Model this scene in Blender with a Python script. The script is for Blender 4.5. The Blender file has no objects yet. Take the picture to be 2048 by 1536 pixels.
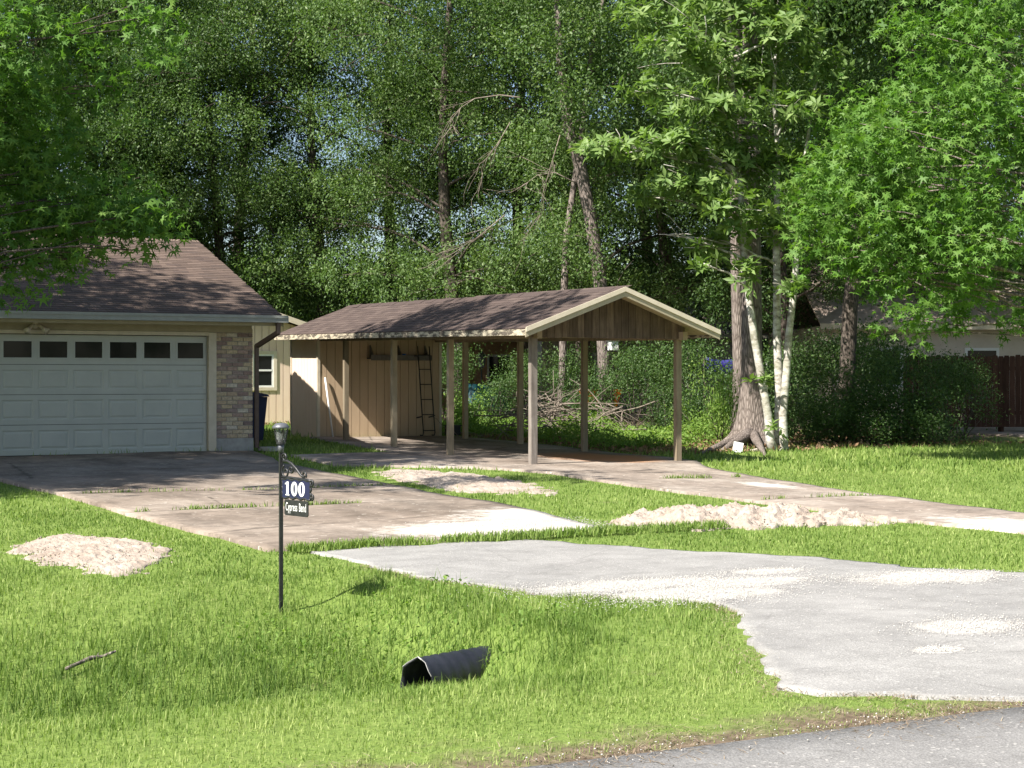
import bpy, math, random
import numpy as np
from mathutils import Vector, Matrix

random.seed(7)
RNG = np.random.default_rng(11)
SC = bpy.context.scene
COL = SC.collection

# ------------------------------------------------------------------ camera
# world X runs along the road (u), world Y runs from the road to the house (q)
TH = math.radians(26.5); CT, ST = math.cos(TH), math.sin(TH)
FPX, HOR, CAMZ = 3200.0, 757.0, 1.6          # focal length and horizon in photo pixels
cam_d = bpy.data.cameras.new('camera'); cam = bpy.data.objects.new('camera', cam_d); COL.objects.link(cam)
cam.location = (0, 0, CAMZ); cam.rotation_euler = (math.radians(90), 0, -TH)
cam_d.sensor_width = 36; cam_d.lens = FPX / 2048 * 36; cam_d.shift_y = -(768 - HOR) / 2048
cam_d.clip_end = 800; cam_d.clip_start = .1
SC.camera = cam

# ------------------------------------------------------------------ light
LD = Vector((.92, .28, -1.06)).normalized()   # direction sunlight travels
world = bpy.data.worlds.new('World'); SC.world = world; world.use_nodes = True
wn = world.node_tree
sky = wn.nodes.new('ShaderNodeTexSky'); sky.sky_type = 'NISHITA'; sky.sun_disc = False
sky.sun_elevation = math.asin(-LD.z); sky.sun_rotation = math.atan2(-LD.x, -LD.y)
sky.air_density = 1.0; sky.dust_density = 1.2
bg = wn.nodes['Background']; bg.inputs[1].default_value = .075
wn.links.new(sky.outputs[0], bg.inputs[0])
sd = bpy.data.lights.new('sun', 'SUN'); sd.energy = 5.0; sd.angle = math.radians(.55); sd.color = (1, .95, .87)
so = bpy.data.objects.new('sun', sd); COL.objects.link(so)
so.rotation_euler = LD.to_track_quat('-Z', 'Y').to_euler(); so.location = (-20, -10, 30)
SC.view_settings.view_transform = 'Standard'; SC.view_settings.look = 'None'
SC.view_settings.exposure = 1.15; SC.view_settings.gamma = 1
SC.view_settings.use_curve_mapping = False
SC.cycles.max_bounces = 4; SC.cycles.diffuse_bounces = 2; SC.cycles.transmission_bounces = 2

# ------------------------------------------------------------------ helpers
def at(px, Y, py=None):
    """photo pixel + depth along the view -> world point"""
    X = (px - 1024) / FPX * Y
    return Vector((X * CT + Y * ST, -X * ST + Y * CT, CAMZ + (HOR - (py if py is not None else HOR)) / FPX * Y))

def onz(px, py, z):
    return at(px, (CAMZ - z) * FPX / (py - HOR), py)

def view_xy(u, q):
    """arrays: camera-right, depth"""
    return u * CT - q * ST, u * ST + q * CT

def n3(x, y, z=0.0, f=1.0, s=0.0):
    """cheap smooth noise in about -1..1"""
    x, y, z = x * f, y * f, z * f
    return (np.sin(x * 1.7 + 1.3 * np.sin(y * 1.1 + s) + s) + np.sin(y * 1.9 + 1.7 * np.sin(z * 1.3 + x * .6 + s) + 2.1)
            + np.sin(z * 1.6 + 1.2 * np.sin(x * 1.5 - y * .8 + s) + 4.2) + .6 * np.sin(x * 3.7 - y * 3.1 + z * 2.9 + s)) / 3.6

def sstep(a, b, x):
    t = np.clip((x - a) / (b - a), 0, 1); return t * t * (3 - 2 * t)

def gz(u, q):
    """ground height"""
    u = np.asarray(u, float); q = np.asarray(q, float)
    b = np.interp(q, [-60, 6, 14, 20, 23, 28, 34, 45, 90], [0, 0, .05, .12, .165, .225, .30, .38, .5])
    d = np.interp(q, [7.4, 7.75, 8.3, 9.0, 9.7, 10.6, 11.5, 12.4, 13.4], [0, -.045, -.34, -.5, -.46, -.31, -.16, -.06, 0])
    m = 1 - sstep(4.0, 4.72, u) + sstep(12.5, 13.5, u)
    r = .012 * n3(u, q, 0, 1.6) * sstep(6, 9, q) + .02 * n3(u, q, 3., .45) * sstep(7, 10, q)
    return b + d * m + r

def g1(u, q): return float(gz(u, q))

def tag(o, label=None, cat=None, group=None, kind=None):
    if label: o['label'] = label
    if cat: o['category'] = cat
    if group: o['group'] = group
    if kind: o['kind'] = kind
    return o

def link(name, me, mat=None, parent=None):
    o = bpy.data.objects.new(name, me); COL.objects.link(o)
    if mat and me and not me.materials: me.materials.append(mat)
    if parent: o.parent = parent
    return o

def empty(name, loc=(0, 0, 0), parent=None):
    o = bpy.data.objects.new(name, None); COL.objects.link(o); o.location = loc; o.empty_display_size = .2
    if parent: o.parent = parent
    return o

class MB:
    def __init__(s): s.v = []; s.f = []
    def quad(s, a, b, c, d):
        n = len(s.v); s.v += [tuple(a), tuple(b), tuple(c), tuple(d)]; s.f.append((n, n + 1, n + 2, n + 3)); return s
    def poly(s, pts):
        n = len(s.v); s.v += [tuple(p) for p in pts]; s.f.append(tuple(range(n, n + len(pts)))); return s
    def box(s, x0, x1, y0, y1, z0, z1, bev=0):
        n = len(s.v)
        s.v += [(x0, y0, z0), (x1, y0, z0), (x1, y1, z0), (x0, y1, z0), (x0, y0, z1), (x1, y0, z1), (x1, y1, z1), (x0, y1, z1)]
        s.f += [tuple(n + i for i in f) for f in ((3, 2, 1, 0), (4, 5, 6, 7), (0, 1, 5, 4), (1, 2, 6, 5), (2, 3, 7, 6), (3, 0, 4, 7))]
        return s
    def bar(s, p, q, w, h, up=(0, 0, 1)):
        """rectangular bar from p to q"""
        p, q, up = Vector(p), Vector(q), Vector(up); d = (q - p).normalized()
        r = d.cross(up)
        if r.length < 1e-5: r = d.cross(Vector((1, 0, 0)))
        r.normalize(); t = r.cross(d)
        n = len(s.v)
        for e in (p, q):
            for a, b in ((-1, -1), (1, -1), (1, 1), (-1, 1)): s.v.append(tuple(e + r * a * w / 2 + t * b * h / 2))
        s.f += [tuple(n + i for i in f) for f in ((0, 1, 2, 3), (7, 6, 5, 4), (1, 0, 4, 5), (2, 1, 5, 6), (3, 2, 6, 7), (0, 3, 7, 4))]
        return s
    def prism(s, pts, d):
        """polygon pts extruded by vector d"""
        n = len(s.v); k = len(pts); d = Vector(d)
        s.v += [tuple(p) for p in pts] + [tuple(Vector(p) + d) for p in pts]
        s.f += [tuple(range(n + k - 1, n - 1, -1)), tuple(range(n + k, n + 2 * k))]
        s.f += [(n + i, n + (i + 1) % k, n + k + (i + 1) % k, n + k + i) for i in range(k)]
        return s
    def tube(s, pts, radii, k=8, cap=True, wob=0):
        pts = [Vector(p) for p in pts]; m = len(pts)
        if not hasattr(radii, '__len__'): radii = [radii] * m
        n = len(s.v); ref = None
        for i, p in enumerate(pts):
            d = (pts[min(i + 1, m - 1)] - pts[max(i - 1, 0)])
            if d.length < 1e-9: d = Vector((0, 0, 1))
            d.normalize()
            if ref is None:
                ref = d.cross(Vector((0, 1, 0)) if abs(d.y) < .9 else Vector((1, 0, 0)))
            ref = (ref - d * ref.dot(d)).normalized(); b = d.cross(ref)
            for j in range(k):
                a = 2 * math.pi * j / k; r = radii[i] * (1 + (wob * math.sin(3 * a + i * .9) + wob * .7 * math.sin(5 * a - i * 1.3) if wob else 0))
                s.v.append(tuple(p + (ref * math.cos(a) + b * math.sin(a)) * r))
        for i in range(m - 1):
            for j in range(k):
                s.f.append((n + i * k + j, n + i * k + (j + 1) % k, n + (i + 1) * k + (j + 1) % k, n + (i + 1) * k + j))
        if cap:
            s.f.append(tuple(n + j for j in range(k - 1, -1, -1))); s.f.append(tuple(n + (m - 1) * k + j for j in range(k)))
        return s
    def mesh(s, name):
        me = bpy.data.meshes.new(name); me.from_pydata(s.v, [], s.f); me.update(); return me
    def build(s, name, mat, parent=None, smooth=False):
        me = s.mesh(name)
        if smooth: me.polygons.foreach_set('use_smooth', [True] * len(me.polygons))
        return link(name, me, mat, parent)

def np_mesh(name, verts, faces, k, tint=None, smooth=False):
    """verts (n,3), faces (m,k) arrays -> mesh"""
    me = bpy.data.meshes.new(name); n = len(verts); m = len(faces)
    me.vertices.add(n); me.vertices.foreach_set('co', np.ascontiguousarray(verts, np.float32).ravel())
    me.loops.add(m * k); me.loops.foreach_set('vertex_index', np.ascontiguousarray(faces, np.int32).ravel())
    me.polygons.add(m); me.polygons.foreach_set('loop_start', np.arange(0, m * k, k, dtype=np.int32))
    me.polygons.foreach_set('loop_total', np.full(m, k, np.int32))
    if smooth: me.polygons.foreach_set('use_smooth', np.ones(m, bool))
    if tint is not None:
        a = me.attributes.new('tint', 'FLOAT', 'POINT'); a.data.foreach_set('value', np.ascontiguousarray(tint, np.float32))
    me.update(calc_edges=True); return me

# ------------------------------------------------------------------ materials
class NT:
    def __init__(s, name):
        s.m = bpy.data.materials.new(name); s.m.use_nodes = True; s.t = s.m.node_tree; s.b = s.t.nodes['Principled BSDF']
        s.out = s.t.nodes['Material Output']
    def n(s, t, **k):
        nd = s.t.nodes.new(t)
        for a, b in k.items(): setattr(nd, a, b)
        return nd
    def l(s, a, b): s.t.links.new(a, b)
    def pos(s): return s.n('ShaderNodeNewGeometry').outputs['Position']
    def objc(s): return s.n('ShaderNodeTexCoord').outputs['Object']
    def mapping(s, vec, scale=(1, 1, 1), rot=(0, 0, 0)):
        m = s.n('ShaderNodeMapping'); m.inputs['Scale'].default_value = scale; m.inputs['Rotation'].default_value = rot
        s.l(vec, m.inputs[0]); return m.outputs[0]
    def noise(s, vec, scale, detail=4, rough=.55):
        nd = s.n('ShaderNodeTexNoise'); nd.inputs['Scale'].default_value = scale; nd.inputs['Detail'].default_value = detail
        nd.inputs['Roughness'].default_value = rough; s.l(vec, nd.inputs['Vector']); return nd.outputs['Fac']
    def voro(s, vec, scale, feature='F1'):
        nd = s.n('ShaderNodeTexVoronoi', feature=feature); nd.inputs['Scale'].default_value = scale; s.l(vec, nd.inputs['Vector'])
        return nd.outputs
    def ramp(s, fac, stops, interp='LINEAR'):
        r = s.n('ShaderNodeValToRGB'); r.color_ramp.interpolation = interp; e = r.color_ramp.elements
        while len(e) < len(stops): e.new(.5)
        for i, (p, c) in enumerate(stops):
            e[i].position = p; e[i].color = (c, c, c, 1) if not hasattr(c, '__len__') else (*c, 1)
        s.l(fac, r.inputs[0]); return r.outputs[0]
    def mix(s, fac, a, b, mode='MIX'):
        m = s.n('ShaderNodeMix', data_type='RGBA', blend_type=mode)
        for v, i in ((fac, 0), (a, 6), (b, 7)):
            if hasattr(v, 'is_output'): s.l(v, m.inputs[i])
            elif hasattr(v, '__len__'): m.inputs[i].default_value = (*v, 1)
            else: m.inputs[i].default_value = v
        return m.outputs[2]
    def math(s, op, a, b=None):
        m = s.n('ShaderNodeMath', operation=op)
        for v, i in ((a, 0), (b, 1)):
            if v is None: continue
            if hasattr(v, 'is_output'): s.l(v, m.inputs[i])
            else: m.inputs[i].default_value = v
        return m.outputs[0]
    def bump(s, h, strength=.3, dist=.01):
        b = s.n('ShaderNodeBump'); b.inputs['Strength'].default_value = strength; b.inputs['Distance'].default_value = dist
        s.l(h, b.inputs['Height']); s.l(b.outputs[0], s.b.inputs['Normal'])
    def col(s, c):
        if hasattr(c, 'is_output'): s.l(c, s.b.inputs['Base Color'])
        else: s.b.inputs['Base Color'].default_value = (*c, 1)
    def set(s, rough=.7, spec=.3, metal=0):
        s.b.inputs['Roughness'].default_value = rough; s.b.inputs['Specular IOR Level'].default_value = spec
        s.b.inputs['Metallic'].default_value = metal; return s
    def near(s, cx, cy, rx, ry, soft=.5, nscale=1.5, namp=.7):
        """mask 1 inside a ragged ellipse on the ground"""
        p = s.pos(); sub = s.n('ShaderNodeVectorMath', operation='SUBTRACT'); s.l(p, sub.inputs[0]); sub.inputs[1].default_value = (cx, cy, 0)
        mul = s.n('ShaderNodeVectorMath', operation='MULTIPLY'); s.l(sub.outputs[0], mul.inputs[0]); mul.inputs[1].default_value = (1 / rx, 1 / ry, 0)
        ln = s.n('ShaderNodeVectorMath', operation='LENGTH'); s.l(mul.outputs[0], ln.inputs[0])
        nz = s.math('MULTIPLY', s.math('SUBTRACT', s.noise(p, nscale, 6, .7), .5), namp * 2)
        return s.ramp(s.math('ADD', ln.outputs['Value'], nz), [(max(0, 1 - soft) * .5, 1), (.5, 0)])  # ramp runs 0..1 over 0..2 below

def simple(name, c1, c2, scale=8, rough=.7, spec=.3, bump=.15, bscale=None, stretch=(1, 1, 1), metal=0, bdist=.004):
    t = NT(name); p = t.mapping(t.pos(), stretch); t.col(t.ramp(t.noise(p, scale, 6, .65), [(.3, c1), (.7, c2)])); t.set(rough, spec, metal)
    if bump: t.bump(t.noise(p, bscale or scale * 4, 4), bump, bdist)
    return t.m

def leaf_mat(name, dark, mid, light, trans=.35, rough=.42, spec=.45):
    t = NT(name); a = t.n('ShaderNodeAttribute', attribute_name='tint')
    c = t.ramp(a.outputs['Fac'], [(0, dark), (.5, mid), (1, light)])
    t.col(c); t.set(rough, spec)
    tr = t.n('ShaderNodeBsdfTranslucent'); t.l(t.mix(1.0, c, (1.0, 1.15, .45), 'MULTIPLY'), tr.inputs[0])
    mx = t.n('ShaderNodeMixShader'); mx.inputs[0].default_value = trans
    t.l(t.b.outputs[0], mx.inputs[1]); t.l(tr.outputs[0], mx.inputs[2]); t.l(mx.outputs[0], t.out.inputs[0])
    return t.m

def pick_mat(name, cols, rough=.85, grain=40, gamp=.25, spec=.2, bump=.4, tint_attr=True, stretch=(1, 1, 1)):
    """colour picked per object (and per piece where a tint attribute exists)"""
    t = NT(name); oi = t.n('ShaderNodeObjectInfo'); f = oi.outputs['Random']
    if tint_attr:
        a = t.n('ShaderNodeAttribute', attribute_name='tint'); f = t.math('FRACT', t.math('ADD', f, a.outputs['Fac']))
    c = t.ramp(f, [(i / len(cols), c) for i, c in enumerate(cols)], 'CONSTANT')
    p = t.mapping(t.pos(), stretch)
    n = t.noise(p, grain, 5, .7)
    c = t.mix(1.0, c, t.ramp(n, [(.25, 1 - gamp), (.75, 1 + gamp)]), 'MULTIPLY')
    t.col(c); t.set(rough, spec); t.bump(t.noise(p, grain * 1.5, 4), bump, .004)
    return t.m

M = {}
M['soil'] = None
def ground_material():
    t = NT('ground_soil'); p = t.pos()
    n1, n2 = t.noise(p, .9, 6, .6), t.noise(p, 14, 6, .7)
    green = t.ramp(n2, [(.3, (.10, .15, .035)), (.55, (.16, .225, .052)), (.8, (.24, .28, .095))])
    brown = t.ramp(n2, [(.3, (.08, .06, .042)), (.7, (.22, .17, .12))])
    sep = t.n('ShaderNodeSeparateXYZ'); t.l(p, sep.inputs[0])
    # leaf litter under the wood behind the carport and right of the oak
    lit = t.math('MULTIPLY', t.ramp(t.math('ADD', t.math('MULTIPLY', t.math('SUBTRACT', sep.outputs[1], 26.6), .12), t.math('MULTIPLY', t.math('SUBTRACT', n1, .5), .5)), [(.0, 0), (.25, 1)]),
                 t.ramp(t.math('MULTIPLY', t.math('SUBTRACT', sep.outputs[0], 14.9), .5), [(0, 0), (.6, 1)]))
    patch = t.math('MAXIMUM', t.ramp(t.noise(p, 1.7, 5, .7), [(.62, 0), (.74, .7)]), t.ramp(t.math('ADD', t.math('SUBTRACT', sep.outputs[1], 5.75), t.math('MULTIPLY', t.math('SUBTRACT', t.noise(p, 2.2, 6, .7), .5), 1.6)), [(.15, 1), (.6, 0)]))
    t.col(t.mix(t.math('MAXIMUM', lit, patch), green, brown)); t.set(.95, .1); t.bump(n2, .6, .03)
    return t.m
M['soil'] = ground_material()

def concrete_material(name, c1, c2, c3, white=None, rust=None, white2=None):
    t = NT(name); p = t.pos()
    a = t.noise(p, .7, 6, .62); b = t.noise(t.mapping(p, (1.1, 2.2, 1)), 6, 6, .7); g = t.noise(p, 90, 3, .6)
    c = t.ramp(a, [(.28, c1), (.5, c2), (.72, c3)])
    c = t.mix(.75, c, t.ramp(b, [(.3, .55), (.5, .96), (.7, 1.3)]), 'MULTIPLY')
    st = t.noise(t.mapping(p, (1.0, .45, 1)), 1.6, 7, .72); c = t.mix(.8, c, t.ramp(st, [(.36, .58), (.5, .97), (.66, 1.22)]), 'MULTIPLY')
    dk = t.voro(t.mapping(p, (1, 1, .01)), 1.3)['Distance']; c = t.mix(t.ramp(dk, [(.025, .75), (.05, 0)]), c, (.05, .045, .04))
    ck = t.voro(t.mapping(p, (.23, .3, .01)), 1.0, 'DISTANCE_TO_EDGE')['Distance']
    ckw = t.math('ADD', ck, t.math('MULTIPLY', t.math('SUBTRACT', t.noise(p, 5, 6, .7), .5), .035)); c = t.mix(t.ramp(ckw, [(.0, .7), (.006, 0)]), c, (.06, .05, .04))
    c = t.mix(.5, c, t.ramp(g, [(.3, .75), (.7, 1.2)]), 'MULTIPLY')
    fl = t.noise(t.mapping(p, (3.2, 5, 1)), 3.2, 3, .5)
    c = t.mix(t.ramp(fl, [(.68, 0), (.72, .75)]), c, (.62, .57, .5))
    def ell(cx, cy, rx, ry, col, c, amp=1.0, ns=2.2, lo=.55, hi=1.0):
        sub = t.n('ShaderNodeVectorMath', operation='SUBTRACT'); t.l(p, sub.inputs[0]); sub.inputs[1].default_value = (cx, cy, 0)
        mul = t.n('ShaderNodeVectorMath', operation='MULTIPLY'); t.l(sub.outputs[0], mul.inputs[0]); mul.inputs[1].default_value = (1 / rx, 1 / ry, 0)
        ln = t.n('ShaderNodeVectorMath', operation='LENGTH'); t.l(mul.outputs[0], ln.inputs[0])
        d = t.math('ADD', ln.outputs['Value'], t.math('MULTIPLY', t.math('SUBTRACT', t.noise(p, ns, 8, .75), .5), 2 * amp))
        return t.mix(t.ramp(d, [(lo, .9), (hi, 0)]), c, col)
    for e in (white or []): c = ell(*e[:4], (.56, .525, .475), c, 1.35, 5, .45, 1.1)
    for e in (rust or []): c = ell(*e[:4], (.42, .2, .085), c, .5, 1.2)
    t.col(c); t.set(.9, .2); t.bump(t.math('ADD', g, b), .35, .006)
    return t.m
M['drive'] = concrete_material('driveway_concrete', (.155, .122, .096), (.245, .2, .163), (.34, .287, .24),
                               white=[(7.6, 14.5, 1.1, 1.3), (7.9, 15.6, .7, .9), (6.6, 14.6, .9, .8)])
M['car_slab'] = concrete_material('carport_concrete', (.19, .15, .12), (.29, .24, .2), (.4, .35, .3),
                                  white=[(12.2, 12.6, .8, 1.2), (13.0, 18.2, .3, .8)], rust=[(13.9, 24.4, 1.0, 1.9)])

def asphalt_material(name, c1, c2, patches):
    t = NT(name); p = t.pos()
    a = t.noise(p, .8, 6, .6); g = t.noise(p, 130, 3, .6); v = t.voro(p, 70)
    c = t.ramp(a, [(.3, c1), (.7, c2)])
    c = t.mix(.9, c, t.ramp(g, [(.3, .6), (.55, 1.0), (.75, 1.55)]), 'MULTIPLY')
    md = t.noise(t.mapping(p, (.9, 1.1, 1)), 3.1, 7, .7); c = t.mix(.5, c, t.ramp(md, [(.34, .66), (.5, .96), (.68, 1.2)]), 'MULTIPLY')
    c = t.mix(t.ramp(v['Color'], [(.86, 0), (.9, .6)]), c, (.48, .46, .43))
    # hairline cracks
    cr = t.voro(t.mapping(p, (.55, .9, 1)), 1.1, 'DISTANCE_TO_EDGE')['Distance']
    wob = t.math('ADD', cr, t.math('MULTIPLY', t.math('SUBTRACT', t.noise(p, 6, 5), .5), .05))
    c = t.mix(t.ramp(wob, [(.0, .18), (.008, 0)]), c, (.07, .065, .06))
    for cx, cy, rx, ry in patches:
        sub = t.n('ShaderNodeVectorMath', operation='SUBTRACT'); t.l(p, sub.inputs[0]); sub.inputs[1].default_value = (cx, cy, 0)
        mul = t.n('ShaderNodeVectorMath', operation='MULTIPLY'); t.l(sub.outputs[0], mul.inputs[0]); mul.inputs[1].default_value = (1 / rx, 1 / ry, 0)
        ln = t.n('ShaderNodeVectorMath', operation='LENGTH'); t.l(mul.outputs[0], ln.inputs[0])
        d = t.math('ADD', ln.outputs['Value'], t.math('MULTIPLY', t.math('SUBTRACT', t.noise(p, 2.4, 8, .75), .5), 1.7))
        dark = t.ramp(d, [(.85, 1), (1.15, 0)]); lite = t.ramp(d, [(.6, 1), (.9, 0)])
        c = t.mix(t.math('MULTIPLY', dark, .35), c, (.16, .15, .15)); c = t.mix(lite, c, t.mix(t.ramp(g, [(.35, 0), (.6, 1)]), (.34, .325, .30), (.55, .53, .49)))
    # pine-needle and rust specks
    sp = t.noise(t.mapping(p, (9, 26, 1), (0, 0, .5)), 1.2, 4, .7)
    c = t.mix(t.ramp(sp, [(.7, 0), (.76, .5)]), c, (.34, .22, .15))
    t.col(c); t.set(.92, .2); t.bump(t.math('ADD', g, t.math('MULTIPLY', v['Distance'], .6)), .55, .008)
    return t.m
GRAVEL = [(6.3, 9.75, .8, .5), (6.2, 10.4, 1.0, .36), (7.1, 10.1, .6, .3), (8.5, 9.75, .8, .42), (7.6, 10.6, .4, .2), (7.1, 7.75, .45, .3), (6.35, 7.2, .2, .12), (8.2, 7.6, .5, .4)]
M['apron'] = asphalt_material('apron_asphalt', (.25, .243, .233), (.345, .335, .32), GRAVEL)
M['road'] = asphalt_material('road_asphalt', (.2, .194, .188), (.28, .272, .262), [])

def sand_material():
    t = NT('sand'); p = t.pos(); a = t.noise(p, 3, 6, .7); b = t.noise(p, 30, 5, .7)
    c = t.ramp(a, [(.25, (.29, .225, .175)), (.5, (.40, .335, .28)), (.75, (.48, .42, .365))])
    c = t.mix(.6, c, t.ramp(b, [(.3, .7), (.7, 1.2)]), 'MULTIPLY'); t.col(c); t.set(.95, .1); t.bump(b, .8, .02); return t.m
M['sand'] = sand_material()
M['stone'] = pick_mat('gravel_stone', [(.5, .48, .45), (.58, .56, .52), (.34, .32, .3), (.44, .42, .38)], grain=30)
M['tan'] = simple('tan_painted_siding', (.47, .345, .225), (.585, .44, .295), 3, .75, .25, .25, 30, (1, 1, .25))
M['tan_sunlit'] = simple('sunlit_tan_siding', (.77, .58, .445), (.83, .655, .52), 3, .75, .25, .25, 30, (1, 1, .25))  # paler copy of the tan; strong sun on the walls put into colour
M['trim'] = simple('tan_trim_paint', (.33, .285, .195), (.42, .365, .255), 5, .6, .3, .1, 40)
M['trim_light'] = simple('cream_trim_paint', (.55, .48, .36), (.68, .6, .47), 5, .6, .3, .15, 40)
def peeling(name, base1, base2, dirt, thr=.55):
    t = NT(name); p = t.mapping(t.pos(), (1, 1, 4)); n = t.noise(p, 4, 8, .75)
    c = t.ramp(t.noise(p, 20, 4), [(.3, base1), (.7, base2)]); c = t.mix(t.ramp(n, [(thr, 0), (thr + .06, .9)]), c, dirt)
    t.col(c); t.set(.75, .2); t.bump(n, .4, .004); return t.m
M['fascia_old'] = peeling('peeling_white_fascia', (.46, .40, .29), (.58, .52, .39), (.075, .06, .05), .47)
M['door'] = simple('white_door_paint', (.44, .455, .41), (.50, .515, .46), 2.5, .5, .35, .05, 60)
M['door_gap'] = simple('dark_gap', (.02, .02, .02), (.03, .03, .03), 5)
M['mortar'] = simple('mortar', (.34, .31, .27), (.46, .42, .37), 25, .95, .1, .5)
M['brick'] = pick_mat('buff_brick', [(.50, .40, .27), (.44, .33, .23), (.54, .45, .32), (.30, .21, .18), (.47, .38, .27), (.36, .27, .23), (.52, .41, .27),
                                     (.24, .175, .155), (.40, .28, .23), (.57, .50, .40), (.48, .37, .25), (.33, .25, .22)], grain=26, gamp=.4, tint_attr=False)
M['shingle'] = pick_mat('brown_shingle', [(.105, .077, .063), (.12, .088, .072), (.095, .07, .06), (.135, .098, .08), (.115, .084, .069), (.15, .11, .09), (.1, .075, .064)],
                        grain=160, gamp=.45, rough=.95)
M['shingle_old'] = pick_mat('weathered_shingle', [(.085, .063, .056), (.1, .074, .065), (.078, .058, .052), (.112, .084, .073), (.094, .07, .061)], grain=90, gamp=.4, rough=.95)
M['gutter'] = simple('gutter_paint', (.26, .27, .25), (.32, .33, .31), 8, .45, .4, 0)
M['downspout'] = simple('brown_downspout', (.10, .065, .05), (.14, .095, .075), 8, .5, .35, 0)
M['concrete'] = simple('foundation_concrete', (.30, .29, .27), (.42, .41, .38), 10, .9, .2, .4)
def weathered(name, c1, c2, c3, sc=1):
    t = NT(name); oi = t.n('ShaderNodeObjectInfo'); p = t.mapping(t.pos(), (1, 1, .09)); n = t.noise(p, 22 * sc, 6, .7); n2 = t.noise(t.pos(), 1.6, 5, .7)
    c = t.ramp(t.math('ADD', t.math('MULTIPLY', n, .6), t.math('MULTIPLY', n2, .4)), [(.3, c1), (.5, c2), (.7, c3)])
    c = t.mix(1.0, c, t.ramp(oi.outputs['Random'], [(0, .7), (1, 1.25)]), 'MULTIPLY')
    t.col(c); t.set(.9, .15); t.bump(n, .5, .004); return t.m
M['gable_wood'] = weathered('weathered_gable_wood', (.05, .036, .028), (.115, .082, .06), (.2, .15, .11))
M['post'] = weathered('tan_post_paint', (.19, .15, .105), (.34, .275, .19), (.43, .36, .26), .6)
M['post_old'] = weathered('weathered_grey_post', (.1, .08, .07), (.22, .19, .165), (.36, .33, .29), .8)
M['beam'] = weathered('beam_wood', (.2, .15, .1), (.36, .28, .19), (.45, .36, .25), .6)
M['iron'] = simple('black_iron', (.012, .012, .013), (.03, .03, .032), 20, .42, .5, .2)
M['navy'] = simple('navy_enamel', (.012, .014, .05), (.018, .02, .065), 6, .35, .5, 0)
M['white'] = simple('white_paint', (.74, .74, .72), (.8, .8, .78), 10, .5, .4, 0)
M['grey_cap'] = simple('grey_metal_cap', (.10, .105, .12), (.16, .165, .18), 10, .45, .5, .1, metal=.3)
M['pipe'] = simple('black_corrugated_plastic', (.012, .013, .017), (.026, .028, .036), 6, .45, .45, .2, 30)
M['pipe_edge'] = simple('scuffed_pale_plastic', (.3, .29, .28), (.5, .49, .47), 20, .7, .3, 0)
M['metal'] = simple('black_ladder_metal', (.012, .012, .012), (.03, .027, .025), 20, .5, .4, 0)
M['shelf'] = simple('grey_shelf_board', (.12, .11, .1), (.2, .185, .165), 8, .8, .2, .1)
M['bin'] = simple('navy_bin_plastic', (.012, .018, .06), (.02, .028, .085), 8, .5, .4, 0)
M['blue'] = simple('blue_plastic', (.03, .12, .4), (.04, .15, .48), 8, .5, .4, 0)
M['teal'] = simple('teal_tarp', (.006, .05, .07), (.01, .075, .095), 8, .5, .4, .2)
M['purple'] = simple('blue_purple_tarp', (.04, .035, .2), (.06, .05, .3), 8, .5, .4, .2)
M['orange'] = simple('orange_plastic', (.6, .16, .015), (.7, .22, .02), 8, .5, .4, 0)
M['black'] = simple('black_plastic', (.012, .012, .013), (.02, .02, .022), 8, .5, .4, 0)
M['fence'] = weathered('dark_red_fence', (.035, .018, .012), (.07, .036, .024), (.1, .055, .036))
M['nb_brick'] = pick_mat('pink_brick', [(.45, .25, .17), (.5, .3, .2), (.38, .2, .15), (.54, .36, .26)], grain=15)
M['nb_roof'] = simple('pale_brown_roof', (.40, .31, .26), (.52, .42, .36), 6, .9, .15, .3)
M['ridge'] = simple('ridge_shingle', (.17, .125, .1), (.23, .175, .145), 20, .95, .1, .3)
M['nb_wall'] = simple('cream_wall', (.58, .5, .42), (.66, .58, .5), 4, .8, .2, .1)
def bark(name, c1, c2, c3, sc=1, vert=.18, b=.9):
    t = NT(name); p = t.mapping(t.objc(), (1, 1, vert)); v = t.voro(p, 22 * sc, 'DISTANCE_TO_EDGE'); n = t.noise(p, 30 * sc, 6, .7)
    n2 = t.noise(t.objc(), 3 * sc, 5, .7)
    c = t.mix(.6, t.ramp(n2, [(.3, c1), (.5, c2), (.7, c3)]), t.ramp(v['Distance'], [(0, tuple(x * .5 for x in c1)), (.12, c2), (.3, c3)]))
    t.col(c); t.set(.95, .1); t.bump(t.math('ADD', v['Distance'], t.math('MULTIPLY', n, .4)), b, .03); return t.m
M['bark'] = bark('oak_bark', (.085, .068, .058), (.2, .165, .145), (.33, .28, .25))
M['bark_dark'] = bark('dark_bark', (.05, .04, .033), (.11, .09, .075), (.18, .15, .125))
def pale_bark():
    t = NT('pale_smooth_bark'); p = t.mapping(t.objc(), (1, 1, 2.2)); n = t.noise(p, 5, 7, .7); m = t.noise(t.objc(), 2.1, 5, .65)
    c = t.ramp(n, [(.36, (.16, .145, .115)), (.47, (.40, .37, .32)), (.6, (.60, .58, .53))])
    c = t.mix(t.ramp(m, [(.5, 0), (.66, .65)]), c, (.24, .24, .16)); t.col(c); t.set(.85, .2); t.bump(n, .3, .01); return t.m
M['bark_pale'] = pale_bark()
M['dead'] = simple('dead_twig', (.15, .12, .095), (.3, .255, .21), 9, .9, .1, .3)
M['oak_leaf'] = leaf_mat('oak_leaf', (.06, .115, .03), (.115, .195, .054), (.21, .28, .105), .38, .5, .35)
M['oak_leaf2'] = leaf_mat('oak_leaf_dark', (.04, .082, .024), (.076, .142, .04), (.145, .215, .07), .38, .5, .35)
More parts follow.
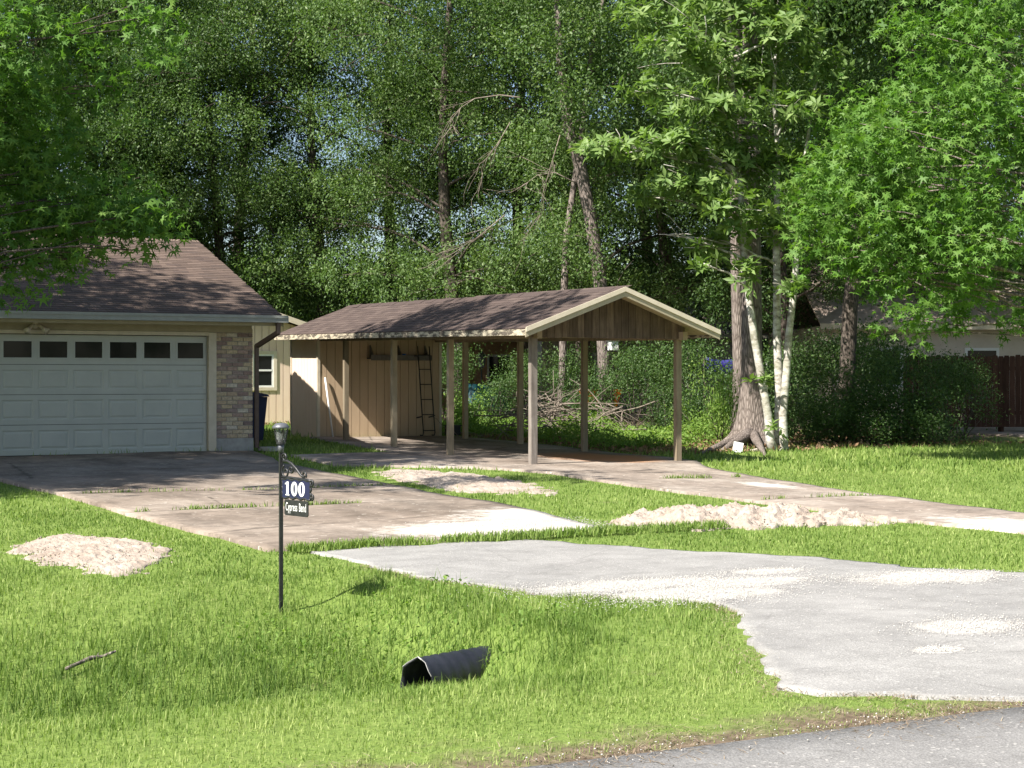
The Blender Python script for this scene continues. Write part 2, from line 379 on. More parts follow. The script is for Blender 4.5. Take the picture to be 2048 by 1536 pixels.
M['gum_leaf'] = leaf_mat('sweetgum_leaf', (.065, .15, .028), (.125, .25, .046), (.205, .33, .075), .44, .52, .27)
M['mag_leaf'] = leaf_mat('magnolia_leaf', (.10, .175, .045), (.175, .275, .075), (.27, .36, .13), .4, .5, .28)
M['shrub_leaf'] = leaf_mat('shrub_leaf', (.04, .09, .022), (.095, .185, .04), (.18, .29, .065), .4, .5, .3)
M['weed_leaf'] = leaf_mat('weed_leaf', (.10, .19, .035), (.19, .31, .065), (.33, .43, .12), .45, .55, .2)
M['dry_leaf'] = leaf_mat('dry_leaf', (.12, .075, .045), (.24, .15, .09), (.36, .25, .16), .15, .8, .1)
M['grass'] = leaf_mat('grass_blade', (.10, .17, .034), (.205, .30, .068), (.40, .46, .17), .36, .6, .2)
M['straw'] = leaf_mat('straw_blade', (.17, .12, .085), (.29, .22, .155), (.42, .35, .26), .2, .8, .1)
def glass():
    t = NT('window_glass'); t.col((.010, .012, .012)); t.set(.05, .3)
    t.bump(t.noise(t.pos(), 3, 2), .03, .02); return t.m
M['glass'] = glass()
def clear_glass():
    t = NT('lantern_glass'); t.col((.75, .78, .78)); t.set(.15, .5); t.b.inputs['Alpha'].default_value = .16; return t.m
M['lantern_glass'] = clear_glass()

# ------------------------------------------------------------------ ground and paving
def axis(lo, hi, flo, fhi, fine, coarse):
    a = list(np.arange(flo, fhi, fine)); x, s = flo, fine
    left = []
    while x > lo: s = min(s * 1.25, coarse); x -= s; left.append(x)
    x, s, right = a[-1], fine, []
    while x < hi: s = min(s * 1.25, coarse); x += s; right.append(x)
    return np.array(left[::-1] + a + right)
def make_ground():
    us = axis(-160, 220, -4, 14, .14, 12); qs = axis(-60, 320, 5.5, 16, .14, 12)
    U, Q = np.meshgrid(us, qs); Z = gz(U, Q)
    V = np.stack([U, Q, Z], -1).reshape(-1, 3); nu, nq = len(us), len(qs)
    i = (np.arange(nq - 1)[:, None] * nu + np.arange(nu - 1)[None]).ravel()
    return np_mesh('ground', V, np.stack([i, i + 1, i + nu + 1, i + nu], 1), 4, smooth=True)
ground = link('ground', make_ground(), M['soil']); tag(ground, kind='structure')

def sheet(name, qs, uL, uR, nu, h, mat, skirt=.12, jag=0., parent=None, seed=0, jagR=None):
    """paving that follows the ground: rows along qs between uL(q) and uR(q)"""
    qs = np.asarray(qs, float); L = uL(qs) + jag * n3(qs, qs * 0, seed, 6.) + jag * .5 * n3(qs, qs * 0 + 3, seed, 17.)
    jr = jag if jagR is None else jagR
    R = uR(qs) + jr * n3(qs, qs * 0 + 9, seed, 5.) + jr * .5 * n3(qs, qs * 0 + 5, seed, 19.)
    t = np.linspace(0, 1, nu); U = L[:, None] * (1 - t) + R[:, None] * t; Q = np.repeat(qs[:, None], nu, 1)
    if jag:
        Q = Q.copy(); Q[0] += jag * n3(U[0], U[0] * 0, seed, 5.); Q[-1] += jag * n3(U[-1], U[-1] * 0 + 2, seed, 5.)
    Z = gz(U, Q) + h; V = np.stack([U, Q, Z], -1).reshape(-1, 3); nq = len(qs)
    i = (np.arange(nq - 1)[:, None] * nu + np.arange(nu - 1)[None]).ravel(); F = [np.stack([i, i + 1, i + nu + 1, i + nu], 1)]
    ring = list(range(nu)) + [r * nu + nu - 1 for r in range(1, nq)] + list(range(nq * nu - 2, (nq - 1) * nu - 1, -1)) + [r * nu for r in range(nq - 2, 0, -1)]
    low = V[ring] - [0, 0, skirt]; n = len(V); k = len(ring); ring = np.array(ring); nx = np.roll(np.arange(k), -1)
    F.append(np.stack([ring, n + np.arange(k), n + nx, ring[nx]], 1))
    me = np_mesh(name, np.concatenate([V, low]), np.concatenate(F), 4)
    return link(name, me, mat, parent)
def pl(pts):
    xs, ys = zip(*sorted(pts)); return lambda q: np.interp(q, xs, ys)

RD_EDGE = 5.82
road = sheet('road', np.linspace(-3.2, RD_EDGE, 24), lambda q: q * 0 - 70, lambda q: q * 0 + 120, 300, .012, M['road'], .05, jag=.0)
me = road.data; co = np.empty(len(me.vertices) * 3, np.float32); me.vertices.foreach_get('co', co); co = co.reshape(-1, 3)
e = co[:, 1] > 5.8; co[e, 1] += .09 * n3(co[e, 0], co[e, 0] * 0, 0, 2.2) + .05 * n3(co[e, 0], co[e, 0] * 0, 2, 7); me.vertices.foreach_set('co', co.ravel()); me.update()
tag(road, kind='structure')
AP_L = pl([(5.9, 5.9), (6.25, 5.3), (6.6, 4.85), (7.24, 5.16), (8.3, 5.73), (8.97, 6.2), (9.52, 6.2), (10.27, 5.43), (11.37, 4.96), (13.65, 4.75)])
AP_R = pl([(5.9, 11.6), (8.5, 10.2), (9.68, 9.42), (10.29, 8.94), (11.18, 8.6), (12.28, 7.77), (13.3, 7.15), (13.65, 6.9)])
apron = sheet('asphalt_apron', np.arange(5.9, 13.66, .075), AP_L, AP_R, 60, .022, M['apron'], .08, jag=.11, seed=1); tag(apron, kind='structure')

DR_L = pl([(13.85, 4.45), (17, 4.15), (19.7, 3.9), (21.5, 3.7), (23.2, 3.5), (25, 2.9), (28.6, 2.7)])
DR_R = pl([(13.85, 8.05), (17, 8.35), (25.2, 8.3), (26.5, 8.6), (28.6, 8.9)])
drive = empty('driveway'); tag(drive, kind='structure')
def cut(f, a): return lambda q: f(q) * 0 + a
mid = lambda q: DR_L(q) * .42 + DR_R(q) * .58
for nm, q0, q1, l, r, sd_ in [('a', 13.87, 17.86, DR_L, DR_R, 1),
                              ('c', 17.9, 20.2, DR_L, DR_R, 3), ('d', 20.26, 24.4, DR_L, DR_R, 4), ('f', 24.42, 28.56, DR_L, DR_R, 6)]:
    sheet('concrete_slab', np.arange(q0, q1 + .01, (q1 - q0) / 40), l, r, 28, .035, M['drive'], .12, jag=.012, parent=drive, seed=sd_)
CA_L = pl([(8, 12.2), (12.15, 11.75), (14.34, 11.38), (16.87, 11.35), (19, 11.25), (21.5, 11.4), (22.6, 11.0), (24.5, 8.95), (27.2, 9.15), (27.4, 11.3), (33.1, 11.6)])
CA_R = pl([(8, 13.9), (13.73, 13.37), (16.77, 13.4), (19.74, 13.9), (21.72, 14.3), (23, 15.0), (33.1, 15.0)])
cslab = empty('carport_driveway'); tag(cslab, kind='structure')
for q0, q1 in ((7.0, 12.1), (12.12, 16.2), (16.23, 19.7), (19.73, 22.75), (22.77, 27.3), (27.32, 33.05)):
    sheet('concrete_slab', np.arange(q0, q1 + .01, (q1 - q0) / 36), CA_L, CA_R, 26, .035, M['car_slab'], .12, jag=.02, parent=cslab, seed=q0)
# neighbour's drive at the far right
nbd = sheet('neighbour_driveway', np.linspace(20, 46, 30), lambda q: 27.2 - (q - 29) * .1, lambda q: 33 - (q - 29) * .1, 8, .03, M['car_slab'], .1, jag=.03); tag(nbd, kind='structure')

# sand piles -------------------------------------------------------------
SANDS = []; PILES = []
def sand(label, cx, cq, ru, rq, h, seed, rot=0, n=90, lump=.05):
    t = np.linspace(-1.25, 1.25, n); A, B = np.meshgrid(t, t); c, s = math.cos(rot), math.sin(rot)
    U = cx + (A * ru) * c - (B * rq) * s; Q = cq + (A * ru) * s + (B * rq) * c
    r = np.sqrt(A * A + B * B) + .26 * n3(U, Q, seed, 1.9) + .17 * n3(U, Q, seed + 4, 6.) + .1 * n3(U, Q, seed + 2, 15.)
    H = h * np.clip(1 - r, 0, 1) ** .55 * (.75 + .35 * n3(U, Q, seed, 2.3)) + sstep(1.0, .75, r) * lump * (n3(U, Q, seed, 5.3) * .55 + n3(U * 1.3 + Q, Q - .4 * U, seed, 13.7) * .45 + n3(U - Q * 1.2, Q + U * .7, seed + 7, 31.) * .32 + RNG.normal(0, .12, U.shape))
    Z = gz(U, Q) + np.where(r < 1.02, .004 + H, -.06)
    V = np.stack([U, Q, Z], -1).reshape(-1, 3); i = (np.arange(n - 1)[:, None] * n + np.arange(n - 1)[None]).ravel()
    F = np.stack([i, i + 1, i + n + 1, i + n], 1); keep = (r.reshape(-1)[F] < 1.15).any(1)
    o = link('sand_pile', np_mesh('sand_pile', V, F[keep], 4), M['sand'])
    SANDS.append((cx, cq, ru, rq, rot, seed)); tag(o, label, 'sand pile', 'piles of sand on the lawn'); PILES.append(o); return o
sand('low ragged patch of pale sand on the front lawn behind the address sign', 2.98, 14.45, .66, 1.45, .05, 1, -.05, 130, .035)
sand('flat scatter of sand in the grass strip between the driveway and the carport', 9.55, 20.7, .75, 2.2, .05, 2, .0, 90, .04)
sand('largest heap of lumpy pale sand beside the asphalt apron', 9.85, 14.25, 1.62, .76, .2, 3, -.28, 160, .09)

def in_sand(u, q, lim=.9):
    m = np.zeros(u.shape, bool)
    for cx, cq, ru, rq, rot, seed in SANDS:
        c, s = math.cos(-rot), math.sin(-rot); du, dq = u - cx, q - cq; a = (du * c - dq * s) / ru; b = (du * s + dq * c) / rq
        m |= (np.sqrt(a * a + b * b) * .95 + .26 * n3(u, q, seed, 1.9) + .17 * n3(u, q, seed + 4, 6.) + .1 * n3(u, q, seed + 2, 15.)) < lim
    return m
def paved(u, q, g=0.):
    m = q < RD_EDGE + .05 + .09 * n3(u, u * 0, 0, 2.2)
    m |= (q > 5.8) & (q < 13.62) & (u > AP_L(q) + .11 * n3(q, q * 0, 1, 6.) + .055 * n3(q, q * 0 + 3, 1, 17.) + g) & (u < AP_R(q) - g)
    m |= (q > 13.87) & (q < 28.7) & (u > DR_L(q) + g) & (u < DR_R(q) - g)
    m |= (q > 7) & (q < 33.2) & (u > CA_L(q) + g) & (u < CA_R(q) - g)
    m |= (u > -6) & (u < 8.95) & (q > 28.5) & (q < 41)
    m |= (u > 11.75) & (u < 14.75) & (q > 33) & (q < 35)
    m |= (q > 20) & (u > 27.2 - (q - 29) * .1) & (u < 33)
    return m

# ------------------------------------------------------------------ grass
def blades(U, Q, Hh, W, seg, lean=.5, tint=None, flat=0):
    n = len(U); z0 = gz(U, Q) - .004; a = RNG.uniform(0, 2 * math.pi, n); dx, dy = np.cos(a), np.sin(a)
    b = a + RNG.normal(0, .6, n) + math.pi / 2; wx, wy = np.cos(b) * W / 2, np.sin(b) * W / 2
    ln = np.minimum(np.abs(RNG.normal(.35, lean * .62, n)), 1.3) * Hh
    if flat: ln = flat * RNG.uniform(.4, 1.6, n)
    P = np.stack([U, Q, z0], -1); Wv = np.stack([wx, wy, wx * 0], -1)
    tip = P + np.stack([dx * ln, dy * ln, Hh * (np.clip(1 - (ln / Hh) ** 2 * .35, .25, 1) if not flat else 1.)], -1)
    if tint is None: tint = RNG.random(n)
    if seg == 1:
        V = np.stack([P - Wv, P + Wv, tip], 1); F = np.arange(n * 3).reshape(n, 3); return V.reshape(-1, 3), F, np.repeat(tint, 3)
    m = P + np.stack([dx * ln * .35, dy * ln * .35, Hh * .58], -1)
    V = np.stack([P - Wv, P + Wv, m + Wv * .75, m - Wv * .75, tip], 1)
    k = np.arange(n)[:, None] * 5; F = np.concatenate([k + np.array([[0, 1, 2]]), k + np.array([[0, 2, 3]]), k + np.array([[3, 2, 4]])])
    return V.reshape(-1, 3), F, np.repeat(tint, 5)
def scatter(nper, Y0, Y1, margin=1.6, X0=None, X1=None):
    xm = .335 * Y1 + margin; n = int(nper * (2 * xm) * (Y1 - Y0))
    X = RNG.uniform(-xm, xm, n); Y = RNG.uniform(Y0, Y1, n); k = np.abs(X) < .335 * Y + margin
    X, Y = X[k], Y[k]; return X * CT + Y * ST, -X * ST + Y * CT, Y
def make_grass():
    VV, FF, TT, off = [], [], [], 0
    for dens, Y0, Y1, h, w, seg in [(5200, 5.6, 9.5, .036, .0042, 2), (3200, 9.5, 13, .040, .0056, 2), (1700, 13, 18, .033, .0085, 2), (800, 18, 25, .04, .014, 1), (300, 25, 34, .07, .025, 1), (110, 34, 48, .09, .04, 1)]:
        u, q, Y = scatter(dens, Y0, Y1)
        clump = n3(u, q, 1., 5.) * .5 + n3(u, q, 2., 1.3) * .5
        k = ~paved(u, q, -.05 + .07 * RNG.random(len(u))) & ~(in_sand(u, q) & (RNG.random(len(u)) > .03)) & ~(in_sand(u, q, 1.14) & (RNG.random(len(u)) > .45)) & (RNG.random(len(u)) < .68 + .5 * clump)
        # thin worn verge next to the road, thin under the wood
        k &= RNG.random(len(u)) < np.clip((q - 5.75) * 1.1 + .12, 0, 1)
        wood = (u > 15.3) & (q > 26.2 + .5 * n3(u, q, 0, 1.1)); k &= ~(wood & (RNG.random(len(u)) > .12))
        k &= ~((u > 9) & (q > 36) & (u < 15) & (q > 42.3))
        u, q, clump = u[k], q[k], clump[k]; n = len(u)
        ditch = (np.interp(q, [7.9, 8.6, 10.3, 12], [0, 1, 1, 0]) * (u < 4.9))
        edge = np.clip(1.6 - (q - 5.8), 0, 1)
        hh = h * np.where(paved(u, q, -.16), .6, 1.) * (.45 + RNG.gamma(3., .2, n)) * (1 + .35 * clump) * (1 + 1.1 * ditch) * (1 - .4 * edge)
        tn = np.clip(.47 + .26 * n3(u, q, 5., .8) + .2 * n3(u, q, 7, 3.3) + .12 * n3(u, q, 9, 9.) + RNG.normal(0, .2, n) + .2 * edge - .2 * ditch + .1 * np.clip(8.2 - q, 0, 1) + .55 * (RNG.random(n) < .05), 0, 1)  # darker greener ditch, lighter near bank: banks' light and shade put into tint
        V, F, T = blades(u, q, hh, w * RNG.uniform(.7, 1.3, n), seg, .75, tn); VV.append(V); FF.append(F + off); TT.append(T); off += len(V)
    # tufts in the paving joints
    for q0, u0, u1, n, h in [(20.23, 4.1, 8.2, 700, .05), (17.88, 4.2, 6.9, 800, .06), (13.72, 4.6, 9.3, 5200, .07), (16.21, 11.5, 13.3, 300, .06), (19.7, 12.2, 13.6, 700, .07), (28.53, 4.5, 8.9, 160, .1)]:
        u = RNG.uniform(u0, u1, n); q = q0 + RNG.normal(0, .018 if n < 2000 else .075, n)
        k = n3(u, q * 0, q0, 3.) + .3 > RNG.random(n) * (1.1 if n < 2000 else .5); u, q = u[k], q[k]; n = len(u)
        V, F, T = blades(u, q, h * RNG.uniform(.4, 1.4, n), .011 + 0 * u, 2, .8); V[:, 2] += .03; VV.append(V); FF.append(F + off); TT.append(T * .7 + .1); off += len(V)
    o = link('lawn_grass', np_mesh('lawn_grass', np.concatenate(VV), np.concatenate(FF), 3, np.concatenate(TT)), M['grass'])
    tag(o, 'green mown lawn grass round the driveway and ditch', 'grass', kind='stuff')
    VV, FF, TT, off = [], [], [], 0
    for n, fu, fq in ((9000, lambda n: RNG.uniform(1.5, 9.5, n), lambda u: 5.9 + RNG.normal(0, .16, len(u)) + .09 * n3(u, u * 0, 0, 2.2)), (6000, None, None)):
        if fu: u = fu(n); q = fq(u)
        else: q = RNG.uniform(6.2, 12.5, n); u = AP_L(q) - .03 + RNG.normal(0, .09, n)
        k = RNG.random(n) < .45 + .5 * n3(u, q, 2, 2.5); u, q = u[k], q[k]; n = len(u)
        V, F, T = blades(u, q, RNG.uniform(.002, .016, n), .0045 + 0 * u, 2, 1., None, .05); V[:, 2] += .016; VV.append(V); FF.append(F + off); TT.append(T); off += len(V)
    o = link('dry_grass', np_mesh('dry_grass', np.concatenate(VV), np.concatenate(FF), 3, np.concatenate(TT)), M['straw']); tag(o, 'dry straw and needles along the road verge and apron edge', 'dry grass', kind='stuff')
make_grass()

# ------------------------------------------------------------------ leaves
OAK_L = (np.array([(0, 0, 0), (.26, .5, .05), (0, 1, -.06), (-.26, .5, .05)]), np.array([(0, 1, 2), (0, 2, 3)]))
def _star():
    v = [(0, .22, 0)]
    for a in (-138, -80, -27, 27, 80, 138): v.append((math.sin(math.radians(a)) * .23, .22 + math.cos(math.radians(a)) * .23, .02))
    for a, l in ((-108, .56), (-53, .72), (0, .8), (53, .72), (108, .56)): v.append((math.sin(math.radians(a)) * l, .22 + math.cos(math.radians(a)) * l, -.1))
    f = []
    for i in range(5): f += [(0, 1 + i, 7 + i), (0, 7 + i, 2 + i)]
    return np.array(v), np.array(f)
STAR_L = _star()
MAG_L = (np.array([(0, 0, 0), (.17, .5, .06), (0, 1, -.08), (-.17, .5, .06), (0, .5, 0)]), np.array([(0, 4, 3), (0, 1, 4), (4, 2, 3), (4, 1, 2)]))
def unit(a): return a / np.maximum(np.linalg.norm(a, axis=1, keepdims=True), 1e-9)
def leaves(name, P, D, N, S, tmpl, tint, mat, parent=None):
    T, F = tmpl; D = unit(D); R = unit(np.cross(D, N)); N2 = np.cross(R, D); n = len(P); k = len(T)
    V = P[:, None] + S[:, None, None] * (T[None, :, 0:1] * R[:, None] + T[None, :, 1:2] * D[:, None] + T[None, :, 2:3] * N2[:, None])
    FF = (np.arange(n)[:, None, None] * k + F[None]).reshape(-1, F.shape[1])
    return link(name, np_mesh(name, V.reshape(-1, 3), FF, F.shape[1], np.repeat(tint, k)), mat, parent)
def blob_clusters(blobs, per_area, gap=-.35, seed=0., gfreq=.9, shell=.45):
    out, outw = [], []
    for c, r in blobs:
        c = np.array(c, float); r = np.array(r, float) * np.ones(3); n = max(3, int(per_area * (r[0] * r[1] + r[0] * r[2] + r[1] * r[2]) * 4.2))
        d = unit(RNG.normal(size=(n, 3))); p = c + d * r * (RNG.random((n, 1)) ** shell)
        k = n3(p[:, 0], p[:, 1], p[:, 2], gfreq, seed) > gap
        out.append(p[k]); outw.append(d[k])
    return np.concatenate(out), np.concatenate(outw)
def foliage(name, blobs, per_area, K, size, tmpl, mat, parent, twig=.45, sig=.10, droop=.25, gap=-.35, seed=0., tilt=.6, hang=.0, tmean=.5, spread=.17, gfreq=.9, flat=1., shell=.45):
    C, O = blob_clusters(blobs, per_area, gap, seed, gfreq, shell); n = len(C)
    tw = unit(O + RNG.normal(0, .7, (n, 3)) + [0, 0, -droop]); tw[:, 2] *= flat
    s = RNG.random((n, K)) ; P = C[:, None] + tw[:, None] * (s * twig)[..., None] + RNG.normal(0, sig, (n, K, 3))
    D = tw[:, None] * .5 + unit(RNG.normal(size=(n * K, 3))).reshape(n, K, 3) * .9 + np.array([0, 0, -hang])
    N = RNG.normal(0, tilt, (n * K, 3)) + [0, 0, 1]
    t = np.clip(tmean + np.repeat(RNG.normal(0, spread * .8, n), K) + RNG.normal(0, spread, n * K), 0, 1)
    return leaves(name, P.reshape(-1, 3), D.reshape(-1, 3), N, size * RNG.uniform(.65, 1.25, n * K), tmpl, t, mat, parent), C
def rosettes(name, C, O, K, size, mat, parent, tmean=.5):
    """whorls of long leaves round twig ends"""
    n = len(C); ax = unit(O * .6 + RNG.normal(0, .45, (n, 3)) + [0, 0, .75])
    r1 = unit(np.cross(ax, np.array([[.3, .7, .2]]))); r2 = np.cross(ax, r1)
    a = np.linspace(0, 2 * math.pi, K, endpoint=False)[None] + RNG.uniform(0, 6, (n, 1)) + RNG.normal(0, .25, (n, K))
    D = (np.cos(a)[..., None] * r1[:, None] + np.sin(a)[..., None] * r2[:, None]) + ax[:, None] * RNG.uniform(-.15, .75, (n, K, 1))
    P = C[:, None] + ax[:, None] * RNG.uniform(-.08, .04, (n, K, 1)) * 1.0
    N = np.repeat(ax[:, None], K, 1) + RNG.normal(0, .25, (n, K, 3))
    t = np.clip(tmean + np.repeat(RNG.normal(0, .15, n), K) + RNG.normal(0, .15, n * K), 0, 1)
    return leaves(name, P.reshape(-1, 3), D.reshape(-1, 3), N.reshape(-1, 3), size * RNG.uniform(.7, 1.2, n * K), MAG_L, t, mat, parent)
def limb(mb, a, b, r0, r1, k=5, sag=.15, n=6):
    a, b = Vector(a), Vector(b); L = (b - a).length; pts = []
    j = Vector((random.gauss(0, .08), random.gauss(0, .08), 0)) * L
    for i in range(n + 1):
        t = i / n; p = a.lerp(b, t); p.z += sag * L * 4 * t * (1 - t) * .5; p += j * math.sin(math.pi * t)
        p += Vector((random.gauss(0, .012), random.gauss(0, .012), random.gauss(0, .012))) * L; pts.append(p)
    mb.tube(pts, [r0 + (r1 - r0) * (i / n) for i in range(n + 1)], k); return pts
def trunk_at(path, z):
    for (a, b) in zip(path[:-1], path[1:]):
        if a.z <= z <= b.z: return a.lerp(b, (z - a.z) / max(b.z - a.z, 1e-6))
    return path[-1].copy() if z > path[-1].z else path[0].copy()
def branches(parent, path, blobs, r0, mat, ntw=4, C=None, twr=.008, name='limb', split=False):
    mb = MB()
    for c, r in blobs:
        if split and mb.v: mb.build(name, mat, parent, True); mb = MB()
        c = Vector(c); st = trunk_at(path, max(path[0].z + 1.2, min(c.z - .3 * (Vector((c.x, c.y)) - Vector((path[-1].x, path[-1].y))).length, path[-1].z)))
        pts = limb(mb, st, c, r0 * random.uniform(.6, 1), r0 * .22, 6)
        rr = float(np.max(r))
        for _ in range(0 if split else ntw):
            s = random.choice(pts[2:]); d = Vector((random.gauss(0, 1), random.gauss(0, 1), random.gauss(0, .6))).normalized()
            e_ = c + Vector((d.x, d.y, d.z)) * rr * random.uniform(.5, 1.0); limb(mb, s, e_, r0 * .25, twr, 4, .05, 4)
    return mb.build(name, mat, parent, True)

# ------------------------------------------------------------------ garage house
GQ, GU = 28.65, 8.92          # front wall plane, right-hand corner
GZ = .25                      # slab level at the door
EZ, RZ, EQ, RQ = 2.72, 4.56, 28.13, 33.95
garage = empty('garage_house', (6, GQ + .3, .2)); tag(garage, 'brick and tan ranch garage with brown shingle gable roof and white double door', 'house')
gi = garage.matrix_world.copy(); gi = Matrix.Translation(garage.location).inverted()
def gpart(mb, name, mat, parent=None, smooth=False):
    """build in world coordinates, parent under the garage"""
    me = mb.mesh(name); me.transform(Matrix.Translation(-garage.location))
    if smooth: me.polygons.foreach_set('use_smooth', [True] * len(me.polygons))
    return link(name, me, mat, parent or garage)
DU0, DU1, DZ1 = 8.07 - 4.88, 8.07, GZ + 2.13
w = MB()   # walls behind the veneer
w.box(-6, DU0 - .15, GQ + .02, GQ + .2, .1, 2.62).box(-6, GU - .02, GQ + .2, GQ + .32, DZ1 + .1, 2.62)
w.box(GU - .2, GU - .02, GQ + .3, 39.3, .1, 2.62).box(-6, GU - .3, 39.1, 39.3, .1, 2.62).box(DU1 + .15, GU - .02, GQ + .1, GQ + .3, .1, 2.62)
w.prism([(GU - .16, GQ + .25, 2.6), (GU - .16, 39.25, 2.6), (GU - .16, RQ, 4.36)], (.13, 0, 0))
gpart(w, 'wall', M['mortar'])
hd = MB(); hd.box(DU0 - .16, GU - .04, GQ - .03, GQ + .16, DZ1 + .07, 2.60); gpart(hd, 'header_board', M['trim'])
tr = MB(); tr.box(DU1 + .01, DU1 + .15, GQ - .05, GQ + .14, GZ - .03, DZ1 + .06).box(DU0 - .15, DU0 - .01, GQ - .05, GQ + .14, GZ - .03, DZ1 + .06).box(DU0 - .01, DU1 + .01, GQ - .045, GQ + .14, DZ1 + .0, DZ1 + .065)
gpart(tr, 'door_frame', M['trim_light'])
so_ = MB(); so_.box(-6.5, GU + .41, EQ + .02, GQ + .05, 2.585, 2.6); gpart(so_, 'soffit', M['trim'])
fa = MB(); fa.box(-6.5, GU + .42, EQ, EQ + .025, 2.56, 2.70); gpart(fa, 'fascia', M['trim'])
gu = MB(); gu.box(-6.5, GU + .46, EQ - .115, EQ - .003, 2.62, 2.64); gu.box(-6.5, GU + .46, EQ - .135, EQ - .115, 2.62, 2.735); gu.box(-6.5, GU + .46, EQ - .15, EQ - .1355, 2.70, 2.748); gu.box(GU + .46, GU + .475, EQ - .14, EQ - .003, 2.62, 2.735)
gpart(gu, 'gutter', M['gutter'])
dn = MB(); X0 = GU + .42
dn.bar((GU + .30, EQ - .06, 2.63), (GU + .30, EQ - .06, 2.42), .075, .075, (0, 1, 0)).bar((GU + .30, EQ - .06, 2.44), (GU + .08, GQ + .0, 2.2), .075, .075).bar((GU + .075, GQ + .0, 2.22), (GU + .075, GQ + .0, .32), .07, .07, (0, 1, 0))
gpart(dn, 'downspout', M['downspout'])
# brick column: each brick its own piece
brick_parent = MB().box(DU1 + .152, GU - .012, GQ + .012, GQ + .12, .2, 2.58); bpanel = gpart(brick_parent, 'brick_column', M['mortar'])
fd = MB().box(DU1 + .152, GU + .01, GQ - .015, GQ + .2, .05, .5); gpart(fd, 'foundation', M['concrete'])
def brick_mesh(L):
    b = .004; me = MB(); x, z, y = L / 2, .0335, .045
    me.v = [(-x, 0, -z), (x, 0, -z), (x, 0, z), (-x, 0, z), (-x + b, -.006, -z + b), (x - b, -.006, -z + b), (x - b, -.006, z - b), (-x + b, -.006, z - b), (-x, y, -z), (x, y, -z), (x, y, z), (-x, y, z)]
    me.f = [(4, 5, 6, 7), (0, 1, 5, 4), (1, 2, 6, 5), (2, 3, 7, 6), (3, 0, 4, 7), (1, 0, 8, 9), (3, 2, 10, 11), (0, 3, 11, 8), (2, 1, 9, 10)]
    m = me.mesh('brick'); m.materials.append(M['brick']); return m
B_FULL, B_HALF = brick_mesh(.196), brick_mesh(.093)
BU0, BU1 = DU1 + .155, GU
row = 0; z = .54
while z < 2.55:
    u = BU0 if row % 2 == 0 else BU0 - .1
    while u < BU1 - .02:
        a, b_ = max(u, BU0), min(u + .196, BU1)
        if b_ - a > .04:
            m_ = B_FULL if b_ - a > .15 else B_HALF
            o = link('brick', m_, None, bpanel); o.location = Vector(((a + b_) / 2, GQ + .004 + random.uniform(-.003, .003), z)) - garage.location
            o.scale = ((b_ - a) / (.196 if m_ is B_FULL else .093), 1, 1)
        u += .206
    row += 1; z += .0775
# garage door
door = gpart(MB().box(DU0, DU1, GQ + .085, GQ + .1, GZ - .02, DZ1 + .02), 'garage_door', M['door_gap'])
sec = 2.11 / 4; pit = 4.88 / 8
pm = MB()  # raised door panel
def raised(x, z, wdt, hgt):
    b = MB(); y0 = 0
    b.v = [(-wdt / 2, 0, -hgt / 2), (wdt / 2, 0, -hgt / 2), (wdt / 2, 0, hgt / 2), (-wdt / 2, 0, hgt / 2)]
    for dx, dy in ((.018, .012), (.034, .012), (.06, .001)):
        b.v += [(-wdt / 2 + dx, dy, -hgt / 2 + dx), (wdt / 2 - dx, dy, -hgt / 2 + dx), (wdt / 2 - dx, dy, hgt / 2 - dx), (-wdt / 2 + dx, dy, hgt / 2 - dx)]
    for k in range(3):
        for i in range(4): b.f.append((k * 4 + i, k * 4 + (i + 1) % 4, k * 4 + 4 + (i + 1) % 4, k * 4 + 4 + i))
    b.f.append((12, 13, 14, 15)); return b
PW, PH = pit - .075, .345
pan_me = raised(0, 0, PW, PH).mesh('panel'); pan_me.materials.append(M['door'])
gap = .004
for s in range(4):
    z0 = GZ + .012 + s * sec + (gap if s else 0); z1 = GZ + .012 + (s + 1) * sec - gap; zc = (z0 + z1) / 2
    ph = PH if s < 3 else .345
    fr = MB()
    fr.box(DU0 + .004, DU1 - .004, GQ + .06, GQ + .084, z0, zc - ph / 2).box(DU0 + .004, DU1 - .004, GQ + .06, GQ + .084, zc + ph / 2, z1)
    for k in range(9):
        a = DU0 + .004 if k == 0 else DU0 + k * pit - .0375; b_ = DU1 - .004 if k == 8 else DU0 + k * pit + .0375
        fr.box(a, b_, GQ + .06, GQ + .084, zc - ph / 2, zc + ph / 2)
    gpart(fr, 'door_section', M['door'], door)
    for k in range(8):
        uc = DU0 + (k + .5) * pit
        if s < 3:
            o = link('panel', pan_me, None, door); o.location = Vector((uc, GQ + .06, zc)) - garage.location
        else:
            wf = MB(); a, b_ = uc - PW / 2, uc + PW / 2
            wf.box(a, b_, GQ + .05, GQ + .07, zc - ph / 2, zc - ph / 2 + .03).box(a, b_, GQ + .05, GQ + .07, zc + ph / 2 - .03, zc + ph / 2)
            wf.box(a, a + .03, GQ + .05, GQ + .07, zc - ph / 2 + .03, zc + ph / 2 - .03).box(b_ - .03, b_, GQ + .05, GQ + .07, zc - ph / 2 + .03, zc + ph / 2 - .03)
            gpart(wf, 'window_frame', M['door'], door)
            gpart(MB().box(a + .03, b_ - .03, GQ + .066, GQ + .072, zc - ph / 2 + .03, zc + ph / 2 - .03), 'window_pane', M['glass'], door)
gpart(MB().box(DU0 + .01, DU1 - .01, GQ + .062, GQ + .082, GZ - .022, GZ + .01), 'weather_strip', M['black'], door)
